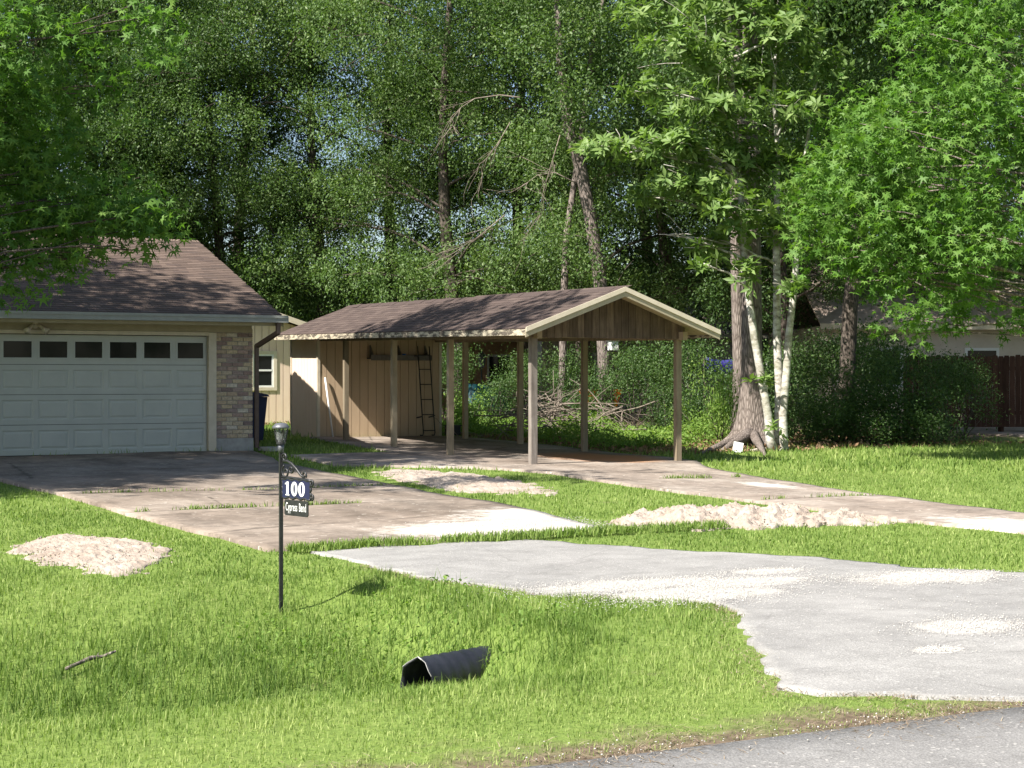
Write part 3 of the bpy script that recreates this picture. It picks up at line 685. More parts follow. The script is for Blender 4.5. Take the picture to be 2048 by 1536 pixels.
# floodlights under the soffit
fl = gpart(MB().tube([(5.0, GQ - .035, 2.53), (5.0, GQ - .06, 2.53)], [.06, .055], 12), 'floodlight', M['trim_light'])
for s in (-1, 1):
    gpart(MB().tube([(5.0 + s * .03, GQ - .06, 2.53), (5.0 + s * .08, GQ - .1, 2.51), (5.0 + s * .13, GQ - .15, 2.46), (5.0 + s * .17, GQ - .2, 2.415)], [.018, .03, .034, .062], 12), 'lamp_head', M['trim_light'], fl, True)
# roof with single shingles
def roof_plane(name, org, along, up, L, H, parent, pinv, mat, tabw=.305, expo=.145, n_single=300, key=None, thick=.009, base_mat=None):
    """shingled slope: org = eave corner, along = unit eave direction, up = unit direction up the slope"""
    org, along, up = Vector(org), Vector(along).normalized(), Vector(up).normalized(); nrm = along.cross(up).normalized()
    if nrm.z < 0: nrm = -nrm
    deck = MB(); deck.prism([org, org + along * L, org + along * L + up * H, org + up * H], -nrm * .03)
    me = deck.mesh(name); me.transform(pinv); roof = link(name, me, base_mat or mat, parent)
    tabs = []; r = 0; y = 0.
    while y < H - .02:
        x = -(r % 2) * tabw * .5 - random.uniform(0, .05)
        while x < L:
            a, b = max(x, -.01), min(x + tabw - .006, L + .01)
            if b - a > .03: tabs.append((a, b, y + random.uniform(-.004, .004), min(expo + .02, H - y)))
            x += tabw
        y += expo; r += 1
    key = key or (lambda p: view_xy(p.x, p.y)[1])
    tabs.sort(key=lambda t: key(org + along * (t[0] + t[1]) / 2 + up * t[2]))
    sh = MB(); 
    def tabv(w, h): return [(0, 0, 0), (w, 0, 0), (w, h, -.004), (0, h, -.004), (0, 0, thick), (w, 0, thick), (w, h, .002), (0, h, .002)]
    TF = [(4, 5, 6, 7), (0, 1, 5, 4), (1, 2, 6, 5), (3, 0, 4, 7)]
    R = Matrix((along, up, nrm)).transposed().to_4x4()
    unit_me = bpy.data.meshes.new('shingle'); unit_me.from_pydata(tabv(1, expo + .02), [], TF); unit_me.materials.append(mat); unit_me.update()
    for a, b, y, h in tabs[:n_single]:
        o = link('shingle', unit_me, None, roof)
        Mx = pinv @ Matrix.Translation(org + along * a + up * y + nrm * .002) @ R @ Matrix.Diagonal((b - a, 1, 1, 1)); o.matrix_basis = Mx
    V, F, T = [], [], []
    for a, b, y, h in tabs[n_single:]:
        o = org + along * a + up * y + nrm * .002; n = len(V); t = random.random()
        for (p, q_, s) in tabv(b - a, h): V.append(tuple(o + along * p + up * q_ + nrm * s)); T.append(t)
        F += [tuple(n + i for i in f) for f in TF]
    if V:
        me = bpy.data.meshes.new('shingle_field'); me.from_pydata(V, [], F); me.transform(pinv); a_ = me.attributes.new('tint', 'FLOAT', 'POINT'); a_.data.foreach_set('value', T); me.update()
        o = link('shingle_field', me, mat, roof); o['kind'] = 'stuff'
    return roof
sl = math.hypot(RQ - EQ, RZ - EZ); upv = Vector((0, RQ - EQ, RZ - EZ))
vis = lambda p: (0 if (p.x > 1.5) else 100) + view_xy(p.x, p.y)[1]
g_roof = roof_plane('roof', (-6.5, EQ - .03, EZ - .0), (1, 0, 0), upv, GU + .42 + 6.5, sl, garage, gi, M['shingle'], key=vis)
bk = MB().prism([(-6.5, RQ, RZ), (GU + .42, RQ, RZ), (GU + .42, 39.8, EZ), (-6.5, 39.8, EZ)], (0, 0, -.03)); gpart(bk, 'rear_roof_slope', M['shingle'])
cap = MB()
for i in range(68):
    a = GU + .42 - i * .225
    if a < -6.3: break
    cap.prism([(a, RQ - .13, RZ - .022), (a, RQ, RZ + .024), (a, RQ + .13, RZ - .022), (a, RQ, RZ + .012)], (-.222, 0, .006))
gpart(cap, 'ridge_cap', M['ridge'])
rk = MB().prism([(GU + .395, EQ - .02, EZ - .04), (GU + .395, RQ, RZ - .035), (GU + .395, RQ, RZ - .19), (GU + .395, EQ - .02, EZ - .17)], (.024, 0, 0)); gpart(rk, 'rake_board', M['trim'])

# ------------------------------------------------------------------ carport
CU0, CU1 = 11.86, 14.62
CQ = [23.03, 26.28, 28.95, 31.6]
def zc(q): return .205 + .0125 * (q - 23)
carport = empty('carport', (13.2, 27, .2)); tag(carport, 'long open carport with brown shingle gable roof on tan wooden posts', 'carport')
ci = Matrix.Translation(-Vector(carport.location))
def cpart(mb, name, mat, parent=None, smooth=False):
    me = mb.mesh(name); me.transform(ci)
    if smooth: me.polygons.foreach_set('use_smooth', [True] * len(me.polygons))
    return link(name, me, mat, parent or carport)
EU0, EU1, ECQ0, ECQ1, CRU = 11.45, 15.04, 22.44, 35.08, 13.23
def ez(q): return 2.365 + .0165 * (q - 22.44)
def rz(q): return 3.045 + .0175 * (q - 22.44)
for i, u in enumerate((CU0, CU1)):
    for j, q in enumerate(CQ):
        p = MB(); h = .05 if not (i == 0 and j == 0) else .055
        tp = ez(q) - .10
        p.box(u - h, u + h, q - h, q + h, zc(q) - .03, tp)
        # chamfer strip along one edge so that it reads as a sawn post
        o = cpart(p, 'post', M['post_old'] if (i, j) in ((0, 0),) else M['post'])
for u in (CU0, CU1):
    b = MB(); b.bar((u, ECQ0 + .35, ez(ECQ0 + .35) - .055), (u, 33.2, ez(33.2) - .055), .09, .14); cpart(b, 'beam', M['beam'])
for q in (25.2, 27.6, 30.0, 32.2):
    b = MB(); b.bar((CU0, q, ez(q) - .02), (CU1, q, ez(q) - .02), .04, .12); cpart(b, 'tie_beam', M['beam'])
upL = Vector((CRU - EU0, 0, rz(22.44) - ez(22.44))); alg = Vector((0, ECQ1 - ECQ0, ez(ECQ1) - ez(ECQ0)))
slL = upL.length; 
roofL = roof_plane('roof', (EU0, ECQ0, ez(ECQ0) + .02), alg, upL, alg.length, slL, carport, ci, M['shingle_old'], n_single=300)
rr_ = MB().prism([(CRU, ECQ0, rz(ECQ0) + .02), (EU1, ECQ0, ez(ECQ0) + .02), (EU1, ECQ1, ez(ECQ1) + .02), (CRU, ECQ1, rz(ECQ1) + .02)], (0, 0, -.03)); cpart(rr_, 'rear_roof_slope', M['shingle_old'])
cc = MB(); n_ = 42
for i in range(n_):
    q0 = ECQ0 + i * (ECQ1 - ECQ0) / n_; q1 = q0 + (ECQ1 - ECQ0) / n_ * .97; dz = random.uniform(-.008, .008)
    cc.prism([(CRU - .15, q0, rz(q0) - .035 + dz), (CRU, q0, rz(q0) + .045 + dz), (CRU + .15, q0, rz(q0) - .035 + dz), (CRU, q0, rz(q0) + .03 + dz)], (0, q1 - q0, .006))
cpart(cc, 'ridge_cap', M['shingle_old'])
un = MB().prism([(EU0 + .02, ECQ0 + .04, ez(ECQ0) - .02), (CRU, ECQ0 + .04, rz(ECQ0) - .03), (CRU, ECQ1, rz(ECQ1) - .03), (EU0 + .02, ECQ1, ez(ECQ1) - .02)], (0, 0, -.012))
un.prism([(EU1 - .02, ECQ0 + .04, ez(ECQ0) - .02), (CRU, ECQ0 + .04, rz(ECQ0) - .03), (CRU, ECQ1, rz(ECQ1) - .03), (EU1 - .02, ECQ1, ez(ECQ1) - .02)], (0, 0, -.012)); cpart(un, 'roof_deck', M['beam'])
for u, s in ((EU0, -1), (EU1, 1)):   # eave fascia in two lengths, peeling on the left
    for q0, q1, d in ((ECQ0, 28.6, 0), (28.63, ECQ1, .008)):
        f = MB().prism([(u, q0, ez(q0) + .012), (u, q0, ez(q0) - .085), (u, q1, ez(q1) - .085 - d), (u, q1, ez(q1) + .012)], (s * .022, 0, 0)); cpart(f, 'eave_fascia', M['fascia_old'])
for s, ue in ((-1, EU0), (1, EU1)):  # rake boards: wide board and drip strip
    for dy, t0, t1, m_ in ((0, .03, -.115, 'trim'), (-.022, .045, -.03, 'trim_light')):
        r_ = MB().prism([(CRU, ECQ0 + dy - .002, rz(ECQ0) + t0), (ue + s * .03, ECQ0 + dy - .002, ez(ECQ0) + t0), (ue + s * .03, ECQ0 + dy - .002, ez(ECQ0) + t1), (CRU, ECQ0 + dy - .002, rz(ECQ0) + t1)], (0, -.02, 0)); cpart(r_, 'rake_board', M[m_])
# gable boards
gq = 23.0 - .075; ub = CU0 - .07; bz = 2.265
gpanel = cpart(MB().box(CU0 - .06, CU1 + .06, gq + .012, gq + .04, bz + .01, 2.33), 'gable_siding', M['gable_wood'])
nb = 21; bw = (CU1 + .09 - ub) / nb
def under(u):
    t = (u - EU0) / (CRU - EU0) if u < CRU else (EU1 - u) / (EU1 - CRU); return ez(ECQ0) + (rz(ECQ0) - ez(ECQ0)) * t - .035
for i in range(nb):
    a, b_ = ub + i * bw, ub + (i + 1) * bw - .008; d = random.uniform(-.003, .003)
    pts = [(a, gq + d, bz + random.uniform(-.006, .006)), (b_, gq + d, bz + random.uniform(-.006, .006)), (b_, gq + d, under(b_))]
    if a < CRU < b_: pts.append((CRU, gq + d, under(CRU)))
    pts.append((a, gq + d, under(a))); cpart(MB().prism(pts, (0, .018, 0)), 'board', M['gable_wood'], gpanel)

# storage shed under the far end of the carport roof
SU0, SU1, SQ0, SQ1 = 11.78, 14.72, 33.12, 34.93
shed = empty('storage_shed', (13.2, 34, .28)); tag(shed, 'tan panelled storage shed closing the far end of the carport', 'shed')
si = Matrix.Translation(-Vector(shed.location))
def spart(mb, name, mat, parent=None):
    me = mb.mesh(name); me.transform(si); return link(name, me, mat, parent or shed)
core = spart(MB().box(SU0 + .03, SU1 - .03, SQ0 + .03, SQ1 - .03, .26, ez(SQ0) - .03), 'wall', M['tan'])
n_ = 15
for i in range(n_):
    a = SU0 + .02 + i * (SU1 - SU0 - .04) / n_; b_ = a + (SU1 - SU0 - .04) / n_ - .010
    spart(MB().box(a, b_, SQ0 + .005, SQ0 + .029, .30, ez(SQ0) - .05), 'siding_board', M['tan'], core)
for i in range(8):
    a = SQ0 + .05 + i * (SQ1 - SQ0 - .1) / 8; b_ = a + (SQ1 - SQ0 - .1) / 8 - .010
    spart(MB().box(SU0 + .005, SU0 + .029, a, b_, .3, ez(SQ0) - .05), 'siding_board', M['tan_sunlit'], core)  # left wall gets the brighter copy, its direct sun put into the colour
for (x0, x1, y0, y1) in ((SU0 - .012, SU0 + .05, SQ0 - .012, SQ0 + .048), (SU1 - .05, SU1 + .012, SQ0 - .012, SQ0 + .04), (SU0 - .012, SU0 + .04, SQ1 - .045, SQ1 + .01)):
    spart(MB().box(x0, x1, y0, y1, .27, ez(SQ0) - .045), 'corner_trim', M['trim_light'])
spart(MB().box(SU0, SU1, SQ0 + .0, SQ1, .2, .295), 'sill', M['concrete'])
# shelf rack on the wall
sh = empty('wall_shelf', (13.55, SQ0 - .1, 2.05)); tag(sh, 'dark grey shelf board with a corner bracket on the shed wall', 'shelf')
def at_o(o, mb, name, mat, smooth=False):
    me = mb.mesh(name); me.transform(Matrix.Translation(-Vector(o.location)))
    if smooth: me.polygons.foreach_set('use_smooth', [True] * len(me.polygons))
    return link(name, me, mat, o)
at_o(sh, MB().box(12.92, 14.38, SQ0 - .26, SQ0 - .012, 2.03, 2.06).box(12.92, 14.38, SQ0 - .275, SQ0 - .2605, 2.0, 2.12), 'board', M['shelf'])
for x in (12.98, 13.65, 14.3):
    at_o(sh, MB().prism([(x, SQ0 - .012, 2.065), (x, SQ0 - .25, 2.065), (x, SQ0 - .012, 2.34)], (.03, 0, 0)), 'bracket', M['shelf'])
# ladder against the shed wall
la = empty('metal_ladder', (14.15, SQ0 - .2, .33)); tag(la, 'thin black metal ladder leaning against the tan shed wall', 'ladder')
def lp(s, t): return Vector((14.02 + .28 * s - .12 * (t) + .12, SQ0 - .34 + .05 * t, .34 + 1.98 * t)) 
for s in (0, 1):
    at_o(la, MB().tube([lp(s, 0) + Vector((-.1, -.05, .0)), lp(s, 0) + Vector((-.03, -.03, -.005)), lp(s, 0) + Vector((0, 0, .05)), lp(s, .5), lp(s, 1.)], .0135, 6), 'rail', M['metal'], True)
for t in (.05, .23, .4, .57, .74, .9):
    at_o(la, MB().tube([lp(0, t), lp(1, t)], .011, 6), 'rung', M['metal'])
at_o(la, MB().tube([lp(0, .2) + Vector((-.15, -.02, -.01)), lp(0, .21) + Vector((0, -.02, 0))], .016, 6).tube([lp(1, .21) + Vector((-.13, -.02, -.02)), lp(1, .22) + Vector((.02, -.02, 0))], .016, 6).tube([lp(0, .89) + Vector((-.1, -.02, 0)), lp(0, .89)], .013, 6), 'foot_peg', M['metal'])
# white pole leaning by the corner
pm_ = MB().tube([(12.05, SQ0 - .22, .33), (11.93, SQ0 - .045, 1.62)], .02, 8); o = pm_.build('leaning_pole', M['white'], None, True); tag(o, 'white pole leaning on the shed wall beside its left corner', 'pole')
# dark tote behind the post
tt = empty('storage_tote', (14.93, 32.95, .32)); tag(tt, 'small black plastic tote at the right end of the shed wall', 'tote')
at_o(tt, MB().prism([(14.78, 32.8, .325), (15.06, 32.8, .325), (15.06, 33.05, .325), (14.78, 33.05, .325)], (0, 0, .2)), 'body', M['black']); at_o(tt, MB().box(14.76, 15.08, 32.78, 33.07, .527, .55), 'lid', M['black'])
# blue cup on shelf
o = MB().tube([(13.72, SQ0 - .22, 2.064), (13.72, SQ0 - .22, 2.15)], [.035, .045], 10).build('cup', M['blue'], None, True); tag(o, 'small blue cup standing on the shed wall shelf', 'cup')

# ------------------------------------------------------------------ tan outbuilding behind
OB = empty('tan_outbuilding', (12.9, 43, .35)); tag(OB, 'sunlit tan panelled outbuilding with white window between garage and shed', 'outbuilding')
OQ, OU0, OU1 = 42.35, 9.6, 14.75
wl = at_o(OB, MB().box(OU0, OU1, OQ + .03, 46, .2, 2.95).prism([(OU0, OQ + .03, 2.94), (OU1, OQ + .03, 2.94), ((OU0 + OU1) / 2, OQ + .03, 3.75)], (0, 3.9, 0)), 'wall', M['tan_sunlit'])
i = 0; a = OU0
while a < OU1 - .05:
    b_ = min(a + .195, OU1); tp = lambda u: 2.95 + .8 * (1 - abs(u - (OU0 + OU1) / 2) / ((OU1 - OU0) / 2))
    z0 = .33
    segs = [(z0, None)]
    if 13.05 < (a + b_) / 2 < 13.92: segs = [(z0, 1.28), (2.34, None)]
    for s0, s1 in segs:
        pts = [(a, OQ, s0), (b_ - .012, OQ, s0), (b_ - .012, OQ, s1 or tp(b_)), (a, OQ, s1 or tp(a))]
        at_o(wl, MB().prism(pts, (0, .028, 0)), 'siding_board', M['tan_sunlit']).location = (0, 0, 0)
    a += .203
for ch in wl.children: ch.data.transform(Matrix.Translation(-Vector(OB.location)))
for s, ue in ((-1, OU0 - .3), (1, OU1 + .3)):
    cu = (OU0 + OU1) / 2
    at_o(OB, MB().prism([(cu, OQ - .4, 3.9), (ue, OQ - .4, 2.98), (ue, 46.3, 2.98), (cu, 46.3, 3.9)], (0, 0, -.05)), 'roof', M['shingle_old'])
    at_o(OB, MB().prism([(cu, OQ - .403, 3.92), (ue, OQ - .403, 3.0), (ue, OQ - .403, 2.84), (cu, OQ - .403, 3.76)], (0, -.024, 0)), 'rake_board', M['trim_light'])
wo = at_o(OB, MB().box(13.10, 13.87, OQ - .03, OQ + .0, 1.27, 1.36).box(13.10, 13.87, OQ - .03, OQ + .0, 2.27, 2.36).box(13.78, 13.87, OQ - .03, OQ, 1.36, 2.27).box(13.10, 13.19, OQ - .03, OQ, 1.36, 2.27), 'window', M['trim_light'])
def at_p(o, p, mb, name, mat):
    me = mb.mesh(name); me.transform(Matrix.Translation(-Vector(o.location))); return link(name, me, mat, p)
at_p(OB, wo, MB().box(13.19, 13.24, OQ - .015, OQ + .02, 1.36, 2.27).box(13.73, 13.78, OQ - .015, OQ + .02, 1.36, 2.27).box(13.24, 13.73, OQ - .015, OQ + .02, 1.36, 1.41).box(13.24, 13.73, OQ - .015, OQ + .02, 2.22, 2.27).box(13.24, 13.73, OQ - .02, OQ + .02, 1.80, 1.85), 'sash', M['white'])
for z0, z1 in ((1.41, 1.80), (1.85, 2.22)): at_p(OB, wo, MB().box(13.24, 13.73, OQ + .005, OQ + .012, z0, z1), 'pane', M['glass'])
# wheelie bin behind the garage corner
wb = empty('wheelie_bin', (9.66, 31.2, g1(9.66, 31.2))); tag(wb, 'dark blue wheelie bin half hidden behind the garage corner', 'bin')
bu, bq, bz_ = wb.location
def frust(x0, x1, y0, y1, z0, X0, X1, Y0, Y1, Z1):
    m = MB(); m.v = [(x0, y0, z0), (x1, y0, z0), (x1, y1, z0), (x0, y1, z0), (X0, Y0, Z1), (X1, Y0, Z1), (X1, Y1, Z1), (X0, Y1, Z1)]
    m.f = [(3, 2, 1, 0), (4, 5, 6, 7), (0, 1, 5, 4), (1, 2, 6, 5), (2, 3, 7, 6), (3, 0, 4, 7)]; return m
at_o(wb, frust(bu - .2, bu + .2, bq - .22, bq + .2, bz_ + .08, bu - .27, bu + .27, bq - .3, bq + .28, bz_ + .95), 'body', M['bin'])
at_o(wb, MB().prism([(bu - .3, bq - .34, bz_ + .955), (bu + .3, bq - .34, bz_ + .955), (bu + .26, bq - .34, bz_ + 1.0), (bu, bq - .34, bz_ + 1.05), (bu - .26, bq - .34, bz_ + 1.0)], (0, .68, 0)), 'lid', M['bin'])
for s in (-1, 1): at_o(wb, MB().tube([(bu + s * .2, bq + .22, bz_ + .12), (bu + s * .26, bq + .22, bz_ + .12)], .12, 14), 'wheel', M['black'])
o = MB().prism([(9.1, 28.3, .26), (9.4, 28.3, .26), (9.45, 28.75, .26), (9.05, 28.75, .26)], (0, 0, .07)).build('splash_block', M['concrete']); tag(o, 'grey concrete splash block below the garage downspout', 'splash block')

# ------------------------------------------------------------------ address sign
sg = onz(562, 1240, -.2); sg.z = g1(sg.x, sg.y); SY = view_xy(sg.x, sg.y)[1]
sign = empty('address_sign', sg); tag(sign, 'black iron address post with solar lantern and 100 Cypress Bend plates', 'address sign')
def zy(py): return CAMZ + (HOR - py) / FPX * SY - sg.z
al = math.radians(47); sdx = Vector((math.cos(al) * CT - math.sin(al) * ST, -math.cos(al) * ST - math.sin(al) * CT, 0)); snr = Vector((sdx.y, -sdx.x, 0))  # along plate, normal
if snr.dot(Vector((-sg.x, -sg.y, 0))) < 0: snr = -snr
# make the plate face the camera with text reading left to right
def S(a, z, d=0): return sdx * a + snr * d + Vector((0, 0, z))
link_ = lambda mb, n, m, p=sign, s=False: mb.build(n, M[m], p, s)
link_(MB().bar((0, 0, -.12), (0, 0, zy(905)), .026, .026, (0, 1, 0)), 'pole', 'iron')
link_(MB().tube([(0, 0, zy(905)), (0, 0, zy(888))], [.02, .026], 10), 'socket', 'grey_cap', s=True)
lan = link_(MB().tube([(0, 0, zy(857)), (0, 0, zy(853)), (0, 0, zy(847)), (0, 0, zy(845.5))], [.066, .064, .042, .012], 16), 'lantern', 'grey_cap', s=True)
zt, zb = zy(857), zy(885)
gl = MB().tube([(0, 0, zb), (0, 0, zt)], [.030, .05], 8, False); link_(gl, 'glass', 'lantern_glass', lan)
fb = MB(); 
for k in range(8):
    a0, a1 = 2 * math.pi * k / 8, 2 * math.pi * (k + 1) / 8
    if k % 2 == 0: fb.tube([(math.cos(a0) * .033, math.sin(a0) * .033, zb), (math.cos(a0) * .054, math.sin(a0) * .054, zt)], .005, 5)
    if k % 2 == 0:
        a2 = a0 + math.pi / 2
        fb.tube([(math.cos(a0) * .033, math.sin(a0) * .033, zb), (math.cos(a2) * .054, math.sin(a2) * .054, zt)], .0042, 5)
        fb.tube([(math.cos(a2) * .033, math.sin(a2) * .033, zb), (math.cos(a0) * .054, math.sin(a0) * .054, zt)], .0042, 5)
link_(fb, 'lantern_frame', 'iron', lan); link_(MB().tube([(0, 0, zb - .012), (0, 0, zb + .004)], .036, 12), 'lantern_base', 'iron', lan)
# scroll bracket
def spiral(cx, cz, r0, r1, a0, a1, n=26): return [S(cx + (r0 + (r1 - r0) * i / n) * math.cos(a0 + (a1 - a0) * i / n), cz + (r0 + (r1 - r0) * i / n) * math.sin(a0 + (a1 - a0) * i / n)) for i in range(n + 1)]
ptop, pbot = zy(957), zy(994)
sc = MB()
sc.tube(spiral(.045, zy(915), .035, .008, 3.4, 3.4 - 8.2), .0085, 6)
sc.tube([S(.03, zy(922)), S(.08, zy(921)), S(.14, zy(926)), S(.2, zy(936)), S(.25, zy(947)), S(.30, ptop + .012)], [.011, .011, .011, .011, .010, .008], 6)
sc.tube(spiral(.06, zy(943), .05, .012, 1.9, 1.9 + 7.6), .0075, 6); sc.tube(spiral(.13, zy(937), .034, .008, .8, .8 - 7.5), .0075, 6)
sc.tube(spiral(.295, zy(947), .028, .007, -.6, -.6 + 6.5), .0075, 6)
sc.tube([S(.0, ptop + .012), S(.13, ptop + .012), S(.33, ptop + .006), S(.4, ptop - .002)], .009, 6)
link_(sc, 'scroll_bracket', 'iron', s=True)
PWD = .375
fr = MB(); wav = lambda t: .006 * math.sin(t * 30)
for (a0, z0, a1, z1) in ((.02, ptop, PWD, ptop - .0), (PWD, ptop, PWD, pbot), (PWD, pbot, .02, pbot), (.02, pbot, .02, ptop)):
    n = 16; fr.tube([S(a0 + (a1 - a0) * i / n + (wav(i) if a0 == a1 else 0), z0 + (z1 - z0) * i / n + (wav(i) if z0 == z1 else 0)) for i in range(n + 1)], .009, 6)
fr.tube(spiral(PWD + .01, ptop - .02, .026, .006, 1.5, -5), .007, 6); fr.tube(spiral(PWD + .012, pbot + .02, .026, .006, -1.5, 5), .007, 6)
fr.tube(spiral(.02, pbot + .015, .022, .006, -1.5, -7), .006, 6); fr.tube(spiral(.02, ptop - .015, .022, .006, 1.5, 7), .006, 6)
plate = MB().prism([S(.025, pbot, -.006), S(PWD - .005, pbot, -.006), S(PWD - .005, ptop, -.006), S(.025, ptop, -.006)], snr * .012); plate = link_(plate, 'number_plate', 'navy')
link_(fr, 'plate_frame', 'iron', plate, True)
def glyph(mb, outer, inner=None, d=.0085):
    if inner is None: mb.prism([S(a, z, .0062) for a, z in outer], snr * .0022)
    else:
        n = len(outer)
        for i in range(n):
            j = (i + 1) % n; mb.prism([S(*outer[i], .0062), S(*outer[j], .0062), S(*inner[j], .0062), S(*inner[i], .0062)], snr * .0022)
num = MB(); H0 = pbot + .018; HH = (ptop - pbot) - .036
def one(x): return [[(x + .014, H0), (x + .064, H0), (x + .064, H0 + .008), (x + .014, H0 + .008)], [(x + .026, H0 + .008), (x + .053, H0 + .008), (x + .053, H0 + HH), (x + .030, H0 + HH), (x + .026, H0 + HH - .008)], [(x + .008, H0 + HH - .022), (x + .026, H0 + HH - .018), (x + .026, H0 + HH - .006), (x + .008, H0 + HH - .014)]]
for p in one(.055): glyph(num, p)
for x in (.18, .272):
    n = 28; ci_ = [(math.cos(2 * math.pi * k / n), math.sin(2 * math.pi * k / n)) for k in range(n)]
    glyph(num, [(x + c * .040, H0 + HH / 2 + s * (HH / 2 + .002)) for c, s in ci_], [(x + c * .0125, H0 + HH / 2 + s * (HH / 2 - .012)) for c, s in ci_])
link_(num, 'numerals', 'white', plate)
t0, t1 = zy(998), zy(1029); SP0, SP1 = .05, .345
plate2 = MB().prism([S(SP0 + .012, t1, -.004), S(SP1 - .012, t1, -.004), S(SP1, t1 + .012, -.004), S(SP1, t0 - .012, -.004), S(SP1 - .012, t0, -.004), S(SP0 + .012, t0, -.004), S(SP0, t0 - .012, -.004), S(SP0, t1 + .012, -.004)], snr * .008)
plate2 = link_(plate2, 'street_plate', 'iron')
link_(MB().tube([S(.09, t0 - .01), S(.09, pbot)], .004, 5).tube([S(.3, t0 - .01), S(.3, pbot)], .004, 5), 'hanger', 'iron', plate2)
fc = bpy.data.curves.new('lettering', 'FONT'); fc.body = 'Cypress Bend'; fc.size = 1; fc.offset = .006; fc.extrude = .0; fc.space_character = 1.12; fc.space_word = 1.3; fc.resolution_u = 3
tmp = bpy.data.objects.new('tmp_text', fc); COL.objects.link(tmp); bpy.context.view_layer.update()
tme = bpy.data.meshes.new_from_object(tmp.evaluated_get(bpy.context.evaluated_depsgraph_get())); bpy.data.objects.remove(tmp); bpy.data.curves.remove(fc)
co = np.array([v.co[:] for v in tme.vertices]); mn, mx = co.min(0), co.max(0)
a = SP0 + .02 + (co[:, 0] - mn[0]) / (mx[0] - mn[0]) * (SP1 - SP0 - .04); zz = t1 + .016 + (co[:, 1] - mn[1]) / (mx[1] - mn[1]) * (t0 - t1 - .034)
tme.vertices.foreach_set('co', np.array([tuple(S(x, y, .0062)) for x, y in zip(a, zz)], np.float32).ravel()); tme.update(); tme.name = 'lettering'; tme.materials.clear()
link('lettering', tme, M['white'], plate2)

# ------------------------------------------------------------------ culvert pipe, stick, small litter
pu, pq, pz = 3.87, 9.08, -.285; PR = .155
pipe = empty('culvert_pipe', (pu, pq, pz)); tag(pipe, 'black corrugated plastic culvert pipe with broken mouth in the ditch', 'pipe')
pts, rad = [], []
for i in range(60):
    x = i * .025; pts.append((x, 0, -.0 * x)); rad.append(PR + .0035 * math.cos(x / .085 * 2 * math.pi))
mb = MB(); K = 30; V = []
for (x, y, z), r in zip(pts, rad):
    for j in range(K):
        a = 2 * math.pi * j / K; up_ = max(0, math.sin(a))
        V.append((x + (.05 * max(0, math.cos((a - 1.2) * 2.6)) * up_ + .008 * math.sin(a * 7)) * max(0, 1 - x / .16), math.cos(a) * r * .92, math.sin(a) * r * 1.05))
mb.v = V; mb.f = [(i * K + j, i * K + (j + 1) % K, (i + 1) * K + (j + 1) % K, (i + 1) * K + j) for i in range(59) for j in range(K)]
ob = mb.build('shell', M['pipe'], pipe, True); sm = ob.modifiers.new('thick', 'SOLIDIFY'); sm.thickness = .008; sm.offset = -1
rim = MB(); 
for j in range(3, 13):
    a0, a1 = V[j], V[j + 1]; rim.tube([Vector(a0) + Vector((-.003, 0, 0)), Vector(a1) + Vector((-.003, 0, 0))], .004 if j in (7, 8) else .0018, 5)
rim.build('scuffed_rim', M['pipe_edge'], pipe); pipe.rotation_euler.z = math.radians(20)
a_, b_ = onz(132, 1349, -.3), onz(232, 1332, -.3)
st = MB(); pts = []
for i in range(9):
    t = i / 8; p = a_.lerp(b_, t); p.z = g1(p.x, p.y) + .06 + .035 * max(0, t - .5) + (.012 if i in (3, 4) else 0); p += Vector((0, .05 * (1 - abs(t - .55) * 2), .004 * ((i * 7) % 3 - 1))); pts.append(p)
st.tube(pts, [.012, .013, .012, .014, .016, .012, .011, .011, .007], 6); st.tube([pts[5], pts[5] + Vector((.03, .05, .02))], [.007, .003], 5)
o = st.build('fallen_stick', M['bark'], None, True); tag(o, 'crooked fallen stick lying in the ditch grass', 'stick')

# loose gravel stones
def stones(pts, size, name, label):
    n = len(pts); base = np.array([(1, 0, 0), (-1, 0, 0), (0, 1, 0), (0, -1, 0), (0, 0, 1), (0, 0, -.6)], float)
    F = np.array([(0, 2, 4), (2, 1, 4), (1, 3, 4), (3, 0, 4), (2, 0, 5), (1, 2, 5), (3, 1, 5), (0, 3, 5)])
    s = size * RNG.uniform(.5, 1.5, (n, 1, 1)) * RNG.uniform(.6, 1.2, (n, 6, 1)) * np.array([1, 1, .65]); a = RNG.uniform(0, 6.3, n); c, s_ = np.cos(a)[:, None], np.sin(a)[:, None]
    B = base[None] * s; V = np.stack([B[..., 0] * c - B[..., 1] * s_, B[..., 0] * s_ + B[..., 1] * c, B[..., 2]], -1) + pts[:, None]
    o = link(name, np_mesh(name, V.reshape(-1, 3), (np.arange(n)[:, None, None] * 6 + F).reshape(-1, 3), 3, np.repeat(RNG.random(n), 6)), M['stone']); tag(o, label, 'gravel', kind='stuff'); return o
P = []
for cx, cy, rx, ry in GRAVEL:
    n = int(15000 * rx * ry); d = RNG.normal(0, .5, (n, 2)) * [rx, ry] + [cx, cy]; P.append(d)
n = 3500; u = RNG.uniform(5, 9.5, n); q = RNG.uniform(6, 13.5, n); P.append(np.stack([u, q], 1)[n3(u, q, 3, 1.2) > .45])
n = 420; u = RNG.uniform(3, 9, n); q = 5.88 + RNG.normal(0, .10, n) + .1 * n3(u, u * 0, 0, 2.2); P.append(np.stack([u, q], 1))
n = 3500; P.append(RNG.normal(0, .55, (n, 2)) * [1.0, .8] + [7.5, 14.55])
P = np.concatenate(P); h = np.where(P[:, 1] > 13.8, .042, .03); P = P[(P[:, 0] > 4.6) & ((P[:, 1] < 13.5) & (P[:, 0] < AP_R(P[:, 1])) | (P[:, 1] > 13.9) & (P[:, 0] < DR_R(P[:, 1]) + .2)) | (P[:, 1] < 6.4)]
